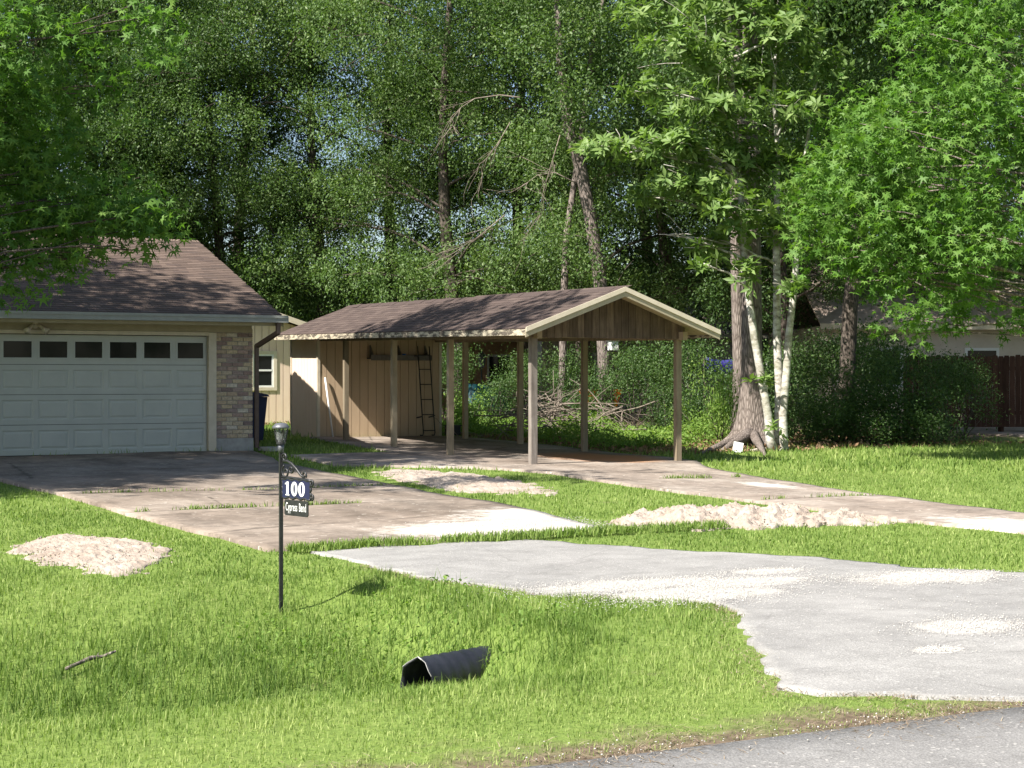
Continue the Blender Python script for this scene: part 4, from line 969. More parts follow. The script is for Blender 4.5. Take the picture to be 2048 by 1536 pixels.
h = np.where(P[:, 1] > 13.8, .042, np.where(P[:, 1] < 6, .02, .03))
stones(np.column_stack([P, gz(P[:, 0], P[:, 1]) + h]),   .005, 'gravel', 'white crushed gravel scattered on the asphalt apron')
for (cx, cq, ru, rq, rot, seed), pile in zip(SANDS, PILES):
    n = 420; a = RNG.uniform(0, 6.3, n); r = RNG.uniform(.2, 1.2, n) ** .6; du, dq = np.cos(a) * r * ru, np.sin(a) * r * rq; c, s_ = math.cos(rot), math.sin(rot)
    u, q = cx + du * c - dq * s_, cq + du * s_ + dq * c; k = in_sand(u, q, 1.08); u, q, r = u[k], q[k], r[k]
    hh = .01 + (.1 if seed == 3 else .03) * np.clip(1 - r, 0, 1); o = stones(np.column_stack([u, q, gz(u, q) + hh]), .018 if seed == 3 else .012, 'sand_clods', None); o.parent = pile; o.data.materials.clear(); o.data.materials.append(M['sand']); del o['category']
# ------------------------------------------------------------------ trees
def bl(px, py, Y, rx, ry=None, dY=0):
    """crown clump given by where it shows and how deep it stands"""
    ry = ry or rx; return (tuple(at(px, Y, py)), (rx / FPX * Y, rx / FPX * Y, ry / FPX * Y))
def tree(name, label, loc, path, radii, blobs, leafs, bmat, group=None, cat='tree', limb_r=.05, ntw=4, k=10, wob=.0, twr=.008):
    t = empty(name, loc); tag(t, label, cat, group); loc = Vector(loc)
    mb = MB().tube([Vector(p) - loc for p in path], radii, k, True, wob); mb.build('trunk', bmat, t, True)
    bl_ = [(Vector(c) - loc, r) for c, r in blobs]
    if limb_r: branches(t, [Vector(p) - loc for p in path], bl_, limb_r, bmat, ntw, twr=twr, split=len(bl_) < 14)
    leafs(t, bl_); return t

# sweetgum over the garage: trunk stands left of the frame
gl_ = g1(.6, 21.6)
vis_b = [bl(70, 90, 22, 130, 90), bl(250, 60, 22.5, 90, 60), bl(40, 250, 22, 90, 70), bl(175, 185, 22.6, 80, 60), bl(60, 400, 22.4, 110, 70), bl(215, 420, 23, 110, 55), bl(120, 480, 22.6, 120, 45),
         bl(40, 530, 22.2, 60, 40), bl(190, 505, 22.5, 45, 40), bl(300, 440, 23, 60, 35), bl(-120, 200, 21.5, 160, 160), bl(-150, 450, 21.5, 150, 100), bl(110, 330, 22.8, 70, 45), bl(260, 490, 22.8, 30, 18)]
hid_b = [((-1.6, 22.6, 9.4), (2.2, 2.2, 1.8)), ((-.6, 25.4, 9.2), (2.0, 1.8, 1.6)), ((1.8, 25.4, 10.2), (1.7, 1.5, 1.2)), ((3.9, 23.4, 9.8), (1.3, 1.3, 1.0)), ((3.2, 26.4, 11.8), (1.5, 1.4, 1.1)), ((-2.2, 20.4, 6.6), (1.8, 1.6, 1.4)), ((-1.2, 23, 12.5), (2, 2, 1.6)), ((1.0, 27.2, 8.0), (1.2, 1.2, 1.0)), ((-2, 28.4, 12.2), (2.2, 2.0, 1.6)), ((.7, 27.0, 11.4), (1.7, 1.4, 1.2)), ((-4.6, 29.6, 12.4), (2.2, 2, 1.6)), ((5.2, 25.6, 11.2), (1.1, 1.2, .8)), ((4.3, 21.6, 12.0), (1.1, 1.1, .8)), ((2.8, 24.4, 12.6), (1.5, 1.5, 1.1)), ((2.4, 18.3, 10.4), (1.6, .8, .7)), ((-.4, 17.7, 10.0), (1.8, .9, .8))]
def gum_leaves(per, K=7, size=.15, tm=.5, gap=-.45, seed=1.):
    def f(t, b): foliage('crown', b, per, K, size, STAR_L, M['gum_leaf'], t, .32, .10, .35, gap, seed, .55, .55, tm, .15, 1.3)
    return f
def two_density(t, b):
    nv = len(vis_b)
    foliage('crown', b[:nv], 13, 9, .15, STAR_L, M['gum_leaf'], t, .32, .11, .35, -.5, 1., .55, .55, .5, .15, 1.3)
    o, _ = foliage('crown', b[nv:], 3.4, 9, .27, STAR_L, M['gum_leaf'], t, .4, .2, .35, -.52, 2., .55, .5, .5, .15, .8)
tree('sweetgum_tree', 'sweetgum branches with star shaped leaves drooping over the garage roof', (.6, 21.6, gl_), [(.6, 21.6, gl_ - .2), (.55, 21.6, 3), (.3, 21.8, 7), (-.2, 22, 11), (-.6, 22.3, 14.5)], [.36, .27, .22, .14, .05], vis_b + hid_b, two_density, M['bark_dark'], limb_r=.036, ntw=2)

# tall oak left of the frame; its shade lies on the garage door and the drive
sb = [((-8 + math.cos(i * 2.4) * 4.2 * (.25 + .75 * ((i * 7) % 10) / 10), 22 + math.sin(i * 2.4) * 4.4 * (.25 + .75 * ((i * 7) % 10) / 10), 9.2 + (i % 9) * .9), (2.2, 2.2, 1.4)) for i in range(26)]
zs_ = g1(-8, 22)
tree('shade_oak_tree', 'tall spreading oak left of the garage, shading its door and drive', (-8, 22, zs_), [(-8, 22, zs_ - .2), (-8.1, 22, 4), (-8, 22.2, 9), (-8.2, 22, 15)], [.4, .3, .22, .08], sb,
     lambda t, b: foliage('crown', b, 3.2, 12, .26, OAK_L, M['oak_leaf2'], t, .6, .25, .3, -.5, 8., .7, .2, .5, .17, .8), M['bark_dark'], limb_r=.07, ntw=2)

# sweetgum at the right: trunk beyond the right edge of the frame
rb = [bl(1800, 300, 27, 130, 90), bl(1930, 150, 27.2, 120, 100), bl(1700, 330, 27.2, 90, 60), bl(1650, 430, 27.4, 70, 50), bl(1760, 440, 26.8, 110, 60), bl(1880, 470, 26.8, 110, 70), bl(1990, 420, 26.6, 90, 100), bl(1850, 70, 27.6, 80, 60),
      bl(1985, 30, 27.5, 90, 60), bl(1740, 530, 27.2, 60, 40), bl(1830, 540, 26.8, 60, 45), bl(1990, 250, 26.8, 90, 90), bl(1690, 490, 27.2, 60, 40), bl(1770, 210, 27.6, 60, 50), bl(1620, 500, 27.6, 40, 30), bl(1930, 560, 27.5, 50, 30),
      bl(2180, 200, 26.8, 170, 170), bl(2200, 450, 26.8, 150, 110), bl(2330, 50, 27, 180, 170), bl(2420, 330, 27, 170, 150), bl(2000, -120, 28, 160, 90), bl(2200, -200, 28, 200, 140), bl(2060, 620, 29, 70, 35), bl(1850, 640, 30, 90, 35), bl(1660, 360, 30, 80, 60), bl(1720, 240, 30.5, 90, 70), bl(1780, 380, 30, 90, 60), bl(1850, 230, 30, 90, 80), bl(1900, 400, 30, 90, 60), bl(1960, 560, 30.5, 90, 50)]
bp = at(2330, 27.4); gb = g1(bp.x, bp.y)
tree('sweetgum_tree', 'bright green sweetgum with star shaped leaves hanging over the right lawn', (bp.x, bp.y, gb), [(bp.x, bp.y, gb - .2), (bp.x - .1, bp.y, 3), (bp.x - .2, bp.y + .2, 7), (bp.x, bp.y + .3, 12)], [.34, .25, .19, .06], rb,
     gum_leaves(10.5, 9, .155, .56, -.5, 4.), M['bark'], limb_r=.05, ntw=3)

# pale multi-stemmed magnolia
def stem(pts, Y): return [at(x, Y, y) for x, y in pts]
mg = onz(1556, 897, .24); MY = view_xy(mg.x, mg.y)[1]; mg.z = g1(mg.x, mg.y)
mt = empty('magnolia_tree', mg); tag(mt, 'pale three-stemmed magnolia with whorled leaves in front of the big oak', 'tree')
stems = [(stem([(1547, 905), (1540, 880), (1536, 829), (1524, 761), (1509, 677), (1496, 582), (1488, 500), (1480, 380), (1470, 240), (1462, 100), (1455, -60)], MY - .15), [.10, .088, .08, .078, .074, .068, .06, .052, .04, .028, .012]),
         (stem([(1557, 905), (1558, 860), (1558, 761), (1554, 668), (1554, 565), (1552, 450), (1556, 320), (1548, 180), (1556, 20), (1560, -90)], MY + .1), [.10, .085, .082, .078, .072, .06, .05, .04, .026, .012]),
         (stem([(1563, 908), (1568, 897), (1566, 829), (1573, 745), (1578, 668), (1588, 582), (1596, 480), (1604, 360), (1622, 230), (1640, 90)], MY - .05), [.10, .088, .078, .074, .07, .062, .05, .04, .028, .012])]
for p, r in stems: MB().tube([v - mg for v in p], r, 12, True, .04).build('stem', M['bark_pale'], mt, True)
mblobs = [bl(1240, 300, MY - .6, 90, 32), bl(1330, 285, MY - .8, 70, 34), bl(1400, 120, MY - .5, 130, 60), bl(1350, 90, MY - 1, 80, 40), bl(1430, 210, MY - .9, 130, 40), bl(1560, 60, MY - .5, 110, 60), bl(1480, 420, MY - .7, 90, 50), bl(1590, 215, MY - .6, 80, 36),
          bl(1380, 370, MY - .6, 100, 40), bl(1500, 550, MY - .6, 45, 36), bl(1578, 572, MY - .7, 42, 22), bl(1450, 300, MY, 120, 50), bl(1400, 525, MY - .5, 45, 16), bl(1430, 480, MY, 80, 36), bl(1530, 330, MY + .3, 100, 60), bl(1460, 20, MY, 130, 50),
          bl(1300, 390, MY + .2, 60, 30), bl(1560, 450, MY, 70, 40), bl(1500, 150, MY + .4, 110, 60), bl(1480, -60, MY, 150, 60), bl(1620, 330, MY, 60, 40), bl(1180, 290, MY - .4, 40, 22), bl(1300, 180, MY - .3, 70, 34), bl(1290, 40, MY, 80, 40), bl(1640, 130, MY - .2, 60, 50), bl(1380, 290, MY - 1, 70, 34), bl(1600, 400, MY - .6, 50, 34), bl(1340, 470, MY - .3, 50, 26), bl(1520, 762, MY - .3, 22, 16), bl(1548, 860, MY - .4, 16, 22)]
mb = MB()
for c, r in mblobs[:-2]:
    c = Vector(c); p = min(stems, key=lambda s: abs(s[0][5].x - c.x) + random.random())[0]; s0 = trunk_at(p, max(3.2, min(c.z - .5, 9)))
    pts = limb(mb, s0 - mg, c - mg, .03, .012, 6, .08)
    for _ in range(5):
        s = random.choice(pts[2:]); d = Vector((random.gauss(0, 1), random.gauss(0, 1), random.gauss(0, .4))).normalized(); limb(mb, s, c - mg + d * r[0] * random.uniform(.5, 1), .011, .005, 4, .05, 4)
mb.build('limb', M['bark_pale'], mt, True)
C, O = blob_clusters([(Vector(c) - mg, r) for c, r in mblobs], 10, -.55, 3., 1.2, .6)
rosettes('crown', C, O, 8, .225, M['mag_leaf'], mt, .5)

# big oak trunk with flared roots
ok = onz(1505, 886, .28); ok.z = g1(ok.x, ok.y); OY = view_xy(ok.x, ok.y)[1]
oak = empty('oak_tree', ok); tag(oak, 'large grey oak trunk with flared roots behind the pale magnolia stems', 'tree')
mb = MB(); K = 28; zs = [-.15, 0, .08, .2, .35, .55, .8, 1.2, 1.8, 2.6, 3.6, 5, 7, 9, 12]; rs = [.6, .52, .46, .39, .345, .305, .27, .235, .21, .205, .2, .19, .17, .14, .08]
for z_, r_ in zip(zs, rs):
    for j in range(K):
        a = 2 * math.pi * j / K; fl_ = max(0, (r_ - .21) / .3)
        rr2 = r_ * (1 + fl_ * (.30 * math.cos(5 * a + .6) + .2 * math.cos(3 * a)) + .03 * math.sin(9 * a + z_ * 3))
        mb.v.append((math.cos(a) * rr2 - CT * .25 * max(0, .35 - z_) * (math.cos(a) < 0) - .02 * z_ * CT * .4, math.sin(a) * rr2, z_))
mb.f = [(i * K + j, i * K + (j + 1) % K, (i + 1) * K + (j + 1) % K, (i + 1) * K + j) for i in range(len(zs) - 1) for j in range(K)]
mb.build('trunk', M['bark'], oak, True)
for px_, py_, r_ in ((1402, 903, .07), (1440, 900, .09), (1530, 905, .06)):
    e_ = onz(px_, py_, .24); e_.z = g1(e_.x, e_.y) + .01; MB().tube([(0, 0, .28), (e_ - ok) * .35 + Vector((0, 0, .16)), (e_ - ok) * .7 + Vector((0, 0, .08)), (e_ - ok)], [r_ * 1.9, r_ * 1.5, r_, .025], 10, True, .05).build('root', M['bark'], oak, True)
ob_ = [((math.cos(i * 2.4) * 3.9 * (.3 + .7 * ((i * 7) % 10) / 10) + 2.6, math.sin(i * 2.4) * 3.9 * (.3 + .7 * ((i * 7) % 10) / 10) + .3, 9.8 + (i % 6) * .9), (1.7, 1.7, 1.0)) for i in range(20)]
branches(oak, [Vector((0, 0, 0)), Vector((0, 0, 6)), Vector((0, 0, 12))], ob_, .07, M['bark'], 2)
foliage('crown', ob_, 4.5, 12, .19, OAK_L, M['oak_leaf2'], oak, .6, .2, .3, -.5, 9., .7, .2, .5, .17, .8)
# a dusting of dry leaves at the roots
o = MB().box(-.09, .09, -.03, .03, 0, .2).build('paper_bag', M['white']); o.location = onz(1474, 897, .27); o.location.z = g1(o.location.x, o.location.y); o.rotation_euler = (math.radians(-14), math.radians(12), -TH)
tag(o, 'small white paper carton lying at the oak roots', 'carton')
o = MB().box(-.17, .17, -.05, .05, 0, .035).build('board_offcut', M['nb_wall']); o.location = onz(1516, 896, .26); o.location.z = g1(o.location.x, o.location.y) + .02; o.rotation_euler = (0, math.radians(-6), .1)
tag(o, 'pale sawn board offcut on the ground between oak and magnolia', 'board')

# background oaks: three source trees, the rest are copies sharing their meshes
def oak_tree(seed, H, R, zl, mat, n_b=30, per=15, K=14, size=.10, lean=0):
    random.seed(seed); t = empty('water_oak_tree'); path = [Vector((lean * (z / H) + .25 * math.sin(z * .4 + seed), .2 * math.sin(z * .5 + seed * 2), z)) for z in np.linspace(-.3, H * .93, 9)]
    MB().tube(path, [.22 * (1 - i / 8.6) + .02 for i in range(9)], 10, True, .04).build('trunk', M['bark_dark'], t, True)
    blobs = []
    for i in range(n_b):
        f = (i + .5) / n_b; z = zl + (H - zl) * f; env = R * (1 - .55 * max(0, (f - .55) / .45) ** 1.5) * (.75 + .25 * min(1, f / .15))
        a = i * 2.4 + random.gauss(0, .4); d = env * random.uniform(.3, .95); c = trunk_at(path, z) + Vector((math.cos(a) * d, math.sin(a) * d, random.gauss(0, .3)))
        r = random.uniform(1.0, 2.2); blobs.append((c, (r, r, r * .5)))
    branches(t, path, blobs, .055, M['bark_dark'], 3, twr=.01)
    foliage('crown', blobs, per, K, size, OAK_L, mat, t, .36, .09, .6, -.22, seed * 1.7, .6, .3, .5, .17, 1.5, 1., .33)
    return t
def copy_tree(src, loc, rot, sc):
    c = src.copy(); COL.objects.link(c); c.location = loc; c.rotation_euler = (0, 0, rot); c.scale = sc if hasattr(sc, '__len__') else (sc,) * 3
    for ch in src.children:
        k = ch.copy(); COL.objects.link(k); k.parent = c
    return c
srcs = [oak_tree(1, 15.5, 4.4, 2.6, M['oak_leaf'], size=.09), oak_tree(2, 17, 4.2, 3.2, M['oak_leaf2']), oak_tree(3, 14.5, 4.6, 2.4, M['oak_leaf'], lean=-.8, size=.09)]
random.seed(5)
BG = [ # px, depth, source, scale, label
    (330, 51, 0, 1.08, 'dense green oak rising behind the garage roof'),
    (640, 50.5, 2, 1.05, 'oak with layered drooping boughs behind the gap between garage and carport'),
    (900, 46.5, 0, 1.05, 'broad oak standing behind the shed end of the carport'),
    (1165, 46, 2, 1.05, 'oak with a leaning bare trunk behind the carport ridge'),
    (70, 48, 1, 1., 'dark oak behind the sweetgum branches over the garage'), (-190, 47, 0, 1., None), (490, 57, 0, 1.15, None), (190, 57, 0, 1.15, None), (780, 54, 1, 1.12, 'dark oak behind the shed end of the carport roof, farther back'), (410, 49.5, 2, .98, 'oak rising just past the gable end of the garage roof'), (230, 48.5, 1, .9, 'narrow dark oak directly above the garage ridge'), (1050, 54, 1, 1.1, None),
    (1330, 50, 1, 1.05, 'dark oak filling the gap between carport gable and magnolia'), (1560, 44, 1, .95, 'dark oak right behind the magnolia crown and big oak trunk'), (1500, 55, 1, 1.15, None), (1740, 47, 1, 1.05, 'dark oak between the magnolia and the bright sweetgum'), (1950, 52, 1, 1.1, None), (2150, 48, 2, 1.05, None), (1690, 60, 1, 1.25, None), (2330, 44, 1, 1., None), (1290, 60, 0, 1.2, None), (-60, 56, 1, 1.15, None)]
used = set()
for px_, Y_, s, k_, lab in BG:
    p = at(px_, Y_); p.z = g1(p.x, p.y); src = srcs[s]
    if s in used: t = copy_tree(src, p, random.uniform(0, 6.3), (k_, k_, k_ * random.uniform(.95, 1.08)))
    else: t = src; used.add(s); t.location = p; t.rotation_euler.z = random.uniform(0, 6.3); t.scale = (k_,) * 3
    if 'group' in t: del t['group']
    tag(t, lab or 'tall dark leafy oak in the woods behind the houses', 'tree', None if lab else 'oaks in the background woods')
# trees over the road behind the viewer, seen in the garage panes
for (u, q, s) in ((-14, -13, 0), (-4, -15, 2), (6, -14, 1), (16, -15, 0), (-24, -11, 2)):
    t = copy_tree(srcs[s], (u, q, 0), random.uniform(0, 6.3), .95); tag(t, 'tall leafy oak across the road, mirrored in the garage panes', 'tree', 'oaks across the road')

# dead boughs hanging in the oak behind the carport
def dead_bough(label, pts, Y, r0=.02, n=7):
    w = [at(x, Y + random.gauss(0, .15), y) for x, y in pts]; o0 = w[0].copy(); mb = MB(); w = [p - o0 for p in w]
    m = len(w); mb.tube(w, [r0 * (1 - .75 * i / (m - 1)) for i in range(m)], 6)
    for _ in range(n):
        i = random.randrange(1, m); s = w[i]; d = (w[i] - w[i - 1]).normalized() + Vector((random.gauss(0, .5), random.gauss(0, .5), random.gauss(-.25, .5)))
        e_ = s + d * random.uniform(.25, .6); p = limb(mb, s, e_, r0 * .4, .006, 4, -.05, 5)
        for _ in range(2):
            s2 = random.choice(p[1:]); limb(mb, s2, s2 + d * .3 + Vector((random.gauss(0, .2), random.gauss(0, .2), random.gauss(-.1, .2))), r0 * .2, .004, 4, 0, 3)
    o = mb.build('dead_bough', M['dead'], None, True); o.location = o0; tag(o, label, 'dead branch', 'dead boughs in the oaks'); return o
dead_bough('arching bare grey bough high in the oak behind the carport', [(1040, 195), (1000, 190), (950, 197), (922, 215), (905, 250)], 38.4)
dead_bough('drooping bare twigs low in the oak just above the carport ridge', [(1010, 430), (985, 450), (955, 475), (925, 492)], 38.5, .018)
dead_bough('bare slanting limb beside the leaning oak trunk', [(1150, 365), (1110, 345), (1075, 350), (1055, 365)], 38.8, .018)
dead_bough('thin bare hanging branch between the oak and the magnolia', [(1120, 270), (1105, 320), (1085, 390), (1080, 430)], 38.7, .014)
dead_bough('bare grey fork behind the carport roof front', [(1020, 245), (1000, 280), (975, 315), (965, 345)], 38.6, .014)
# leaning trunk seen above the carport
lp_ = [at(1215, 41, 860), at(1208, 41, 700), at(1200, 41, 560), at(1180, 41, 430), at(1160, 41, 330), at(1135, 41, 250), at(1120, 41, 120), at(1110, 41, -60)]
lb = [bl(1135, 170, 39.4, 75, 36), bl(1090, 250, 39.6, 60, 30), bl(1195, 510, 39.8, 70, 34), bl(1180, 230, 40, 60, 30), bl(1150, 60, 40.5, 90, 40), bl(1060, 90, 40, 80, 36), bl(1220, 30, 41.5, 70, 40), bl(1100, -60, 41, 130, 70), bl(1230, 420, 41.5, 60, 34), bl(1120, 470, 40.5, 70, 36)]
lg = lp_[0].copy(); lg.z = g1(lg.x, lg.y)
tree('leaning_oak_tree', 'oak with grey leaning trunk showing above and through the carport', lg, [lg - Vector((0, 0, .2))] + lp_[1:], [.2, .18, .17, .165, .16, .14, .1, .04], lb,
     lambda t, b: foliage('crown', b, 13, 14, .10, OAK_L, M['oak_leaf'], t, .5, .14, .4, -.4, 5., .7, .25, .5, .17, 1.0), M['bark'], limb_r=.04, ntw=3)
bh = at(1226, 40.6, 690); o = empty('birdhouse', bh); tag(o, 'small pale blue birdhouse on the leaning oak trunk', 'birdhouse')
MB().box(-.1, .1, -.1, .1, -.13, .1).build('box', M['white'], o); MB().prism([(-.13, -.13, .1), (.13, -.13, .1), (0, -.13, .2)], (0, .26, 0)).build('roof', M['gutter'], o); MB().tube([(-.03, -.1, 0), (-.03, -.104, 0)], .025, 10).build('hole', M['black'], o)
# trunks in the shade: behind the oak and right of the magnolia
for px_, Y_, r_, tilt_, label, m_ in ((1474, 34.5, .13, 0, 'slim tree trunk with a peeling pale patch just left of the big oak', 'bark'), (1687, 36, .17, .02, 'mossy brown trunk alone in the deep shade right of the magnolia', 'bark_dark'), (1120, 41.5, .10, .01, 'grey trunk in the thicket seen through the carport front', 'bark')):
    p = at(px_, Y_); p.z = g1(p.x, p.y); zz_ = [-.2, 1.5, 3, 5, 7.5, 10, 13]
    path = [Vector((p.x + tilt_ * z_ * z_ + .06 * math.sin(z_), p.y, p.z + z_)) for z_ in zz_]
    w_ = 2.6 if px_ == 1687 else 1; bb = [((path[5].x + random.gauss(0, w_), path[5].y + random.gauss(0, w_), p.z + z_), (1.3 + .25 * w_,) * 2 + (.9 + .1 * w_,)) for z_ in ((8, 9.5, 11, 12.5) if w_ == 1 else (5.2, 5.8, 6.4, 7, 7.6, 8.2, 8.8, 9.4, 10, 10.6, 11.2, 12, 12.8))]
    tree('shade_tree', label, p, path, [r_ * 1.25, r_ * 1.05, r_, r_ * .9, r_ * .75, r_ * .55, .04], bb, lambda t, b: foliage('crown', b, 11, 14, .10, OAK_L, M['oak_leaf2'], t, .5, .14, .4, -.4, px_, .7, .25, .5, .17, 1.0), M[m_], limb_r=.035, ntw=2)

# ------------------------------------------------------------------ understorey
def shrub_src(seed, r, h, mat, per=26, K=12, size=.075, tm=.5, name='shrub'):
    random.seed(seed); t = empty(name); blobs = []
    for i in range(11):
        a = i * 2.4; d = r * random.uniform(.15, .65); z = h * random.uniform(.22, .82); k_ = random.uniform(.6, 1.15); blobs.append(((math.cos(a) * d * 1.35, math.sin(a) * d * 1.35, z), (r * .42 * k_, r * .42 * k_, h * .17 * k_)))
    mb = MB()
    for c, _ in blobs: limb(mb, (random.gauss(0, .05), random.gauss(0, .05), -.05), c, .018, .006, 5, .02)
    mb.build('stem', M['bark_dark'], t, True); foliage('foliage', blobs, per, K, size, OAK_L, mat, t, .34, .1, .1, -.25, seed, .75, .1, tm, .17, 1.6); return t
sh_src = [shrub_src(21, 1.0, 1.9, M['oak_leaf2'], tm=.4), shrub_src(22, .9, 2.6, M['oak_leaf2'], tm=.5), shrub_src(23, .7, 1.2, M['weed_leaf'], size=.08)]
SHR = [ # px, Y, src, scale, label
    (1438, 33.6, 2, (.6, .6, 1.45), 'yellow green bush growing against the left of the oak roots'),
    (1400, 34, 2, .7, 'low bright bush beside the right front carport post'),
    (935, 39, 2, .9, 'leafy bright shrub seen between the rear carport posts'), (1000, 40.5, 0, .8, 'round shrub behind the middle of the carport'),
    (1190, 40.6, 0, .9, None), (1265, 38, 1, .8, 'tall glossy shrub framed by the carport front posts'), (1310, 40, 1, .95, None), (1390, 38.5, 1, .95, None), (1140, 42, 1, .85, None), (1050, 42.5, 1, .8, None), (1440, 37, 0, 1., None), (890, 42, 1, .9, None), (1340, 36.4, 0, .7, 'low dark bush just behind the right front carport post'),
    (1620, 33.5, 0, (.8, .8, .6), 'low dark bush right beside the pale magnolia stems'), (1680, 34.2, 0, 1., None), (1740, 33.6, 0, (.95, .9, .7), None), (1800, 34.8, 0, (1., 1., 1.2), None), (1862, 33.8, 0, (1., .9, .72), 'low spreading bush on the lawn edge before the board fence'), (1925, 35.5, 1, .75, 'tall loose bush growing right before the dark board fence'), (1770, 36.5, 1, .95, None), (1650, 37.5, 1, 1., None), (1890, 38, 1, .8, None), (1580, 36.5, 1, .9, None), (1530, 35.5, 0, 1., None), (1720, 39, 1, 1.1, None),
    (560, 47.5, 1, .95, None), (640, 47.5, 1, .95, None), (720, 47, 1, .95, None), (800, 47, 1, .95, None), (470, 48, 1, .95, None)]
used = set(); random.seed(9)
for px_, Y_, s, k_, lab in SHR:
    p = at(px_, Y_); p.z = g1(p.x, p.y); src = sh_src[s]
    if s in used: t = copy_tree(src, p, random.uniform(0, 6.3), k_)
    else: t = src; used.add(s); t.location = p; t.rotation_euler.z = random.uniform(0, 6.3); t.scale = k_ if hasattr(k_, '__len__') else (k_,) * 3
    tag(t, lab or ('dark green undergrowth bush at the edge of the woods' if s == 0 else 'tall dark undergrowth shrub at the edge of the woods'), 'bush', None if lab else ('low undergrowth bushes' if s == 0 else 'tall undergrowth shrubs'))
# weeds and dry litter along the wood edge
def carpet(name, label, boxes, n, h, size, mat, tm, cat):
    P = []
    for u0, u1, q0, q1, w_ in boxes:
        m = int(n * w_); u = RNG.uniform(u0, u1, m); q = RNG.uniform(q0, q1, m); k = n3(u, q, 4, 1.8) > -.15 - .5 * RNG.random(m); u, q = u[k], q[k]
        hh = h * np.clip(.5 + .6 * n3(u, q, 1, 1.5), .1, 1); P.append(np.stack([u, q, gz(u, q) + .02 + RNG.random(len(u)) ** 1.3 * hh], 1))
    P = np.concatenate(P); n = len(P); D = RNG.normal(size=(n, 3)); N = RNG.normal(0, .5, (n, 3)) + [0, 0, 1]
    o = leaves(name, P, D, N, size * RNG.uniform(.6, 1.3, n), OAK_L, np.clip(RNG.normal(tm, .2, n), 0, 1), mat); tag(o, label, cat, kind='stuff')
carpet('weeds', 'bright weeds and vines along the wood edge behind the carport', [(15.2, 20.0, 33.5, 37.5, 1.4), (15.6, 20.5, 29.5, 33.5, .8), (15.3, 18.0, 26.6, 30.0, .5)], 14000, .5, .075, M['weed_leaf'], .5, 'weeds')
carpet('dry_leaves', 'brown dry leaf litter under the trees beside the carport', [(15.1, 19.5, 25.2, 33.5, 1.0), (18.5, 25, 25.5, 31, .7), (11.2, 14.3, 40.6, 42.2, .12)], 7000, .03, .09, M['dry_leaf'], .5, 'leaf litter')
carpet('ditch_weeds', 'broad leaved weeds around the culvert pipe', [(3.2, 5.1, 8.9, 11.3, 1.0)], 1500, .07, .04, M['weed_leaf'], .45, 'weeds')
# brush pile
bpz = at(1115, 36.2); bpz.z = g1(bpz.x, bpz.y); mb = MB(); random.seed(3)
for i in range(120):
    c = Vector((random.gauss(0, .8), random.gauss(0, .45), random.uniform(.05, .95))); d = Vector((random.gauss(0, 1), random.gauss(0, .5), random.gauss(0, .4))).normalized() * random.uniform(.3, 1.2)
    c.z = max(.05, c.z * (1 - .3 * abs(c.x))); limb(mb, c - d, c + d, random.uniform(.008, .02), .005, 4, .06, 5)
o = mb.build('brush_pile', M['dead'], None, True); o.location = bpz; tag(o, 'tangled heap of dead grey branches behind the carport', 'brush pile')

# far wood closing the view
def far_wood():
    n = 60000; px_ = RNG.uniform(-600, 2650, n); Y_ = RNG.uniform(68, 84, n); X = (px_ - 1024) / FPX * Y_
    top = 6.5 + 2.5 * n3(px_ * .01, Y_ * .2, 0, 1.5); z = RNG.random(n) ** .8 * top + .3; k = n3(px_ * .02, z * .6, Y_ * .3, 1.6) > -.7
    P = np.stack([X * CT + Y_ * ST, -X * ST + Y_ * CT, z], 1)[k]; n = len(P)
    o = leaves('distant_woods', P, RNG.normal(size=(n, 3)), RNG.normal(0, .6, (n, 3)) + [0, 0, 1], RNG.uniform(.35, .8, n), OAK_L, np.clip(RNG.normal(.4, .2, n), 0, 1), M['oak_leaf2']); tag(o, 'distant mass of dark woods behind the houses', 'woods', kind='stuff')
far_wood()

# ------------------------------------------------------------------ neighbours
def house(label, c, w, d, h, rise, wm, rm, rot, win=True):
    t = empty('neighbour_house', c); tag(t, label, 'house'); t.rotation_euler.z = rot
    wl = MB().box(-w / 2, w / 2, 0, d, -.2, h).build('wall', M[wm], t); e = .5
    MB().prism([(-w / 2 - e, -e, h - .05), (w / 2 + e, -e, h - .05), (w / 2 + e, d / 2, h + rise), (-w / 2 - e, d / 2, h + rise)], (0, 0, .05)).build('roof', M[rm], t)
    MB().prism([(-w / 2 - e, d + e, h - .05), (w / 2 + e, d + e, h - .05), (w / 2 + e, d / 2, h + rise), (-w / 2 - e, d / 2, h + rise)], (0, 0, .05)).build('roof', M[rm], t)
    MB().box(-w / 2 - e, w / 2 + e, -e - .02, -e, h - .16, h + .005).build('fascia', M['trim_light'], t)
    if win:
        for x in np.arange(-w / 2 + 1.5, w / 2 - 1, 2.8):
            f = MB().box(x - .5, x + .5, -.03, -.002, .95, 1.03).box(x - .5, x + .5, -.03, -.002, 2.0, 2.08).box(x - .5, x - .42, -.03, -.002, 1.03, 2.0).box(x + .42, x + .5, -.03, -.002, 1.03, 2.0).build('window', M['white'], t)
            MB().box(x - .42, x + .42, -.015, -.004, 1.03, 2.0).build('pane', M['glass'], f)
    return t
p = at(1010, 60); p.z = .42; house('pink brick neighbour house glimpsed through the carport posts', p, 9, 8, 2.7, 1.6, 'nb_brick', 'nb_roof', -TH * .4)
p = at(1300, 58); p.z = .42; house('cream neighbour house glimpsed through the thicket behind the carport', p, 8, 8, 2.8, 1.6, 'nb_wall', 'nb_roof', -TH * .6)
p = at(2080, 46); p.z = .4; house('shaded neighbour house with pale roof behind the dark fence', p, 12, 9, 2.75, 2.6, 'nb_wall', 'nb_roof', -TH * .9)
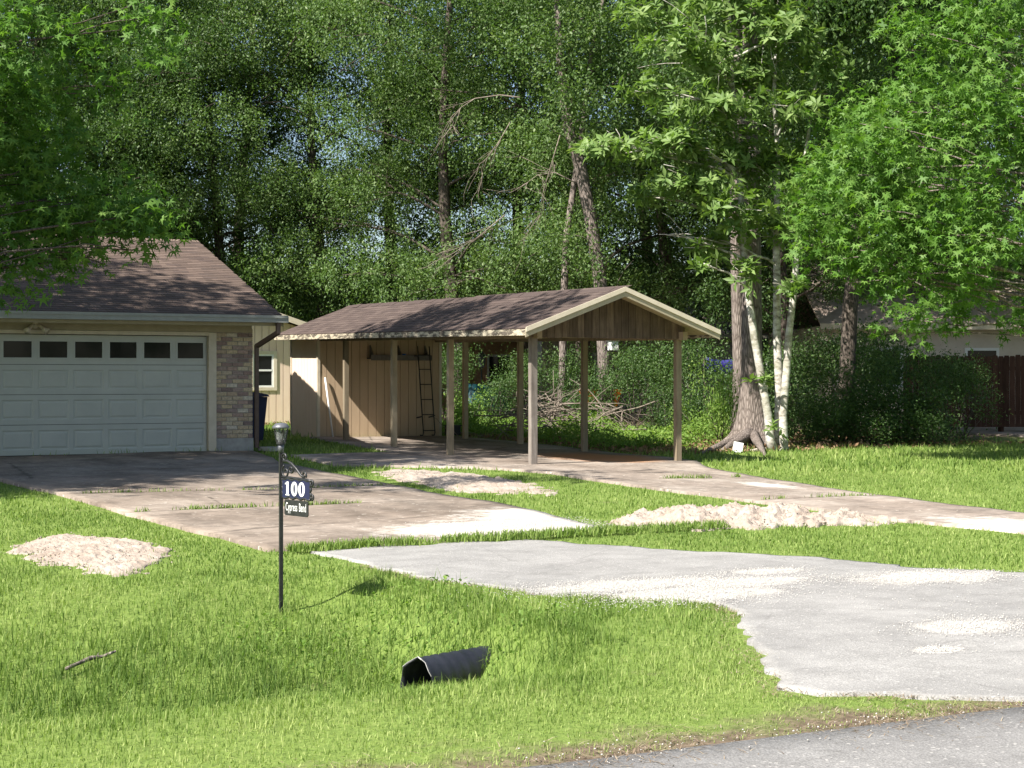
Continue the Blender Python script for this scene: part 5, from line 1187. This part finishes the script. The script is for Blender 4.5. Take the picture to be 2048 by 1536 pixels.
# dark board fence
fA, fB = at(1815, 39.5), at(2290, 39.5); fA.z = fB.z = .35; fn = empty('board_fence', fA); tag(fn, 'dark red brown board fence in shade before the neighbour house', 'fence'); fd_ = (fB - fA); L = fd_.length; fd_.normalize()
pk = MB().prism([(-.066, 0, .05), (.066, 0, .05), (.066, 0, 1.78), (.05, 0, 1.82), (-.05, 0, 1.82), (-.066, 0, 1.78)], (0, .02, 0)).mesh('picket'); pk.materials.append(M['fence']); ang = math.atan2(fd_.y, fd_.x)
for i in range(int(L / .14)):
    o = link('picket', pk, None, fn); o.location = fd_ * (i * .14 + .07); o.rotation_euler.z = ang; o.scale.z = random.uniform(.985, 1.01)
for z_ in (.4, 1.5):
    o = MB().bar(Vector((0, 0, z_)) + Vector((-fd_.y, fd_.x, 0)) * .05, fd_ * L + Vector((0, 0, z_)) + Vector((-fd_.y, fd_.x, 0)) * .05, .04, .09).build('rail', M['fence'], fn)
for i in range(6): MB().box(-.05, .05, -.05, .05, -.1, 1.75).build('post', M['fence'], fn).location = fd_ * (i * L / 5) + Vector((-fd_.y, fd_.x, 0)) * .13
# things in the neighbour's yard
t = at(968, 50); t.z = g1(t.x, t.y); tp_ = empty('tarp_covered_stack', t); tag(tp_, 'dark teal tarp draped over a low stack in the neighbour yard', 'tarp')
m = MB(); n = 9
for i in range(n):
    for j in range(n):
        x, y = (i / (n - 1) - .5) * 1.5, (j / (n - 1) - .5) * .9; ed = max(abs(x) / .75, abs(y) / .45); m.v.append((x, y, 1.0 - .12 * x - .75 * max(0, ed - .75) / .25 * random.uniform(.8, 1)))
m.f = [(i * n + j, i * n + j + 1, (i + 1) * n + j + 1, (i + 1) * n + j) for i in range(n - 1) for j in range(n - 1)]; m.build('tarp', M['teal'], tp_, True); MB().box(-.55, .55, -.32, .32, -.05, .8).build('stack', M['shelf'], tp_)
t = at(963, 53); t.z = g1(t.x, t.y); ln_ = empty('garden_lantern', t); tag(ln_, 'tall black garden lantern post before the pink brick house', 'lantern')
MB().tube([(0, 0, -.1), (0, 0, 1.55)], .03, 8).build('pole', M['iron'], ln_); MB().tube([(0, 0, 1.55), (0, 0, 1.6), (0, 0, 1.95)], [.05, .11, .16], 6).build('lamp', M['grey_cap'], ln_); MB().tube([(0, 0, 1.95), (0, 0, 2.12)], [.2, .03], 6).build('cap', M['iron'], ln_)
t = at(1197, 46); t.z = g1(t.x, t.y) ; oc = empty('orange_cart', t); tag(oc, 'orange plastic garden cart half hidden in the thicket', 'cart')
frust(-.4, .4, -.25, .25, .3, -.6, .6, -.35, .35, .95).build('tub', M['orange'], oc)
for s in (-1, 1): MB().tube([(s * .35, -.3, .2), (s * .35, -.22, .2)], .2, 14).build('wheel', M['black'], oc)
t = at(1445, 41); t.z = g1(t.x, t.y); pt = empty('blue_tarp', t); tag(pt, 'dark blue purple tarp sheet in the shade left of the oak', 'tarp')
m = MB()
for i in range(8):
    for j in range(4): m.v.append((i * .16 - .56, .06 * math.sin(i * 1.7 + j), 1.45 + j * .14 - .1 * math.sin(i / 7 * 3.14)))
m.f = [(i * 4 + j, i * 4 + j + 1, (i + 1) * 4 + j + 1, (i + 1) * 4 + j) for i in range(7) for j in range(3)]; ob = m.build('sheet', M['purple'], pt, True); ob.modifiers.new('t', 'SOLIDIFY').thickness = .01
for x in (-.56, .56): MB().tube([(x, 0, -.1), (x, 0, 1.9)], .02, 6).build('pole', M['dead'], pt)
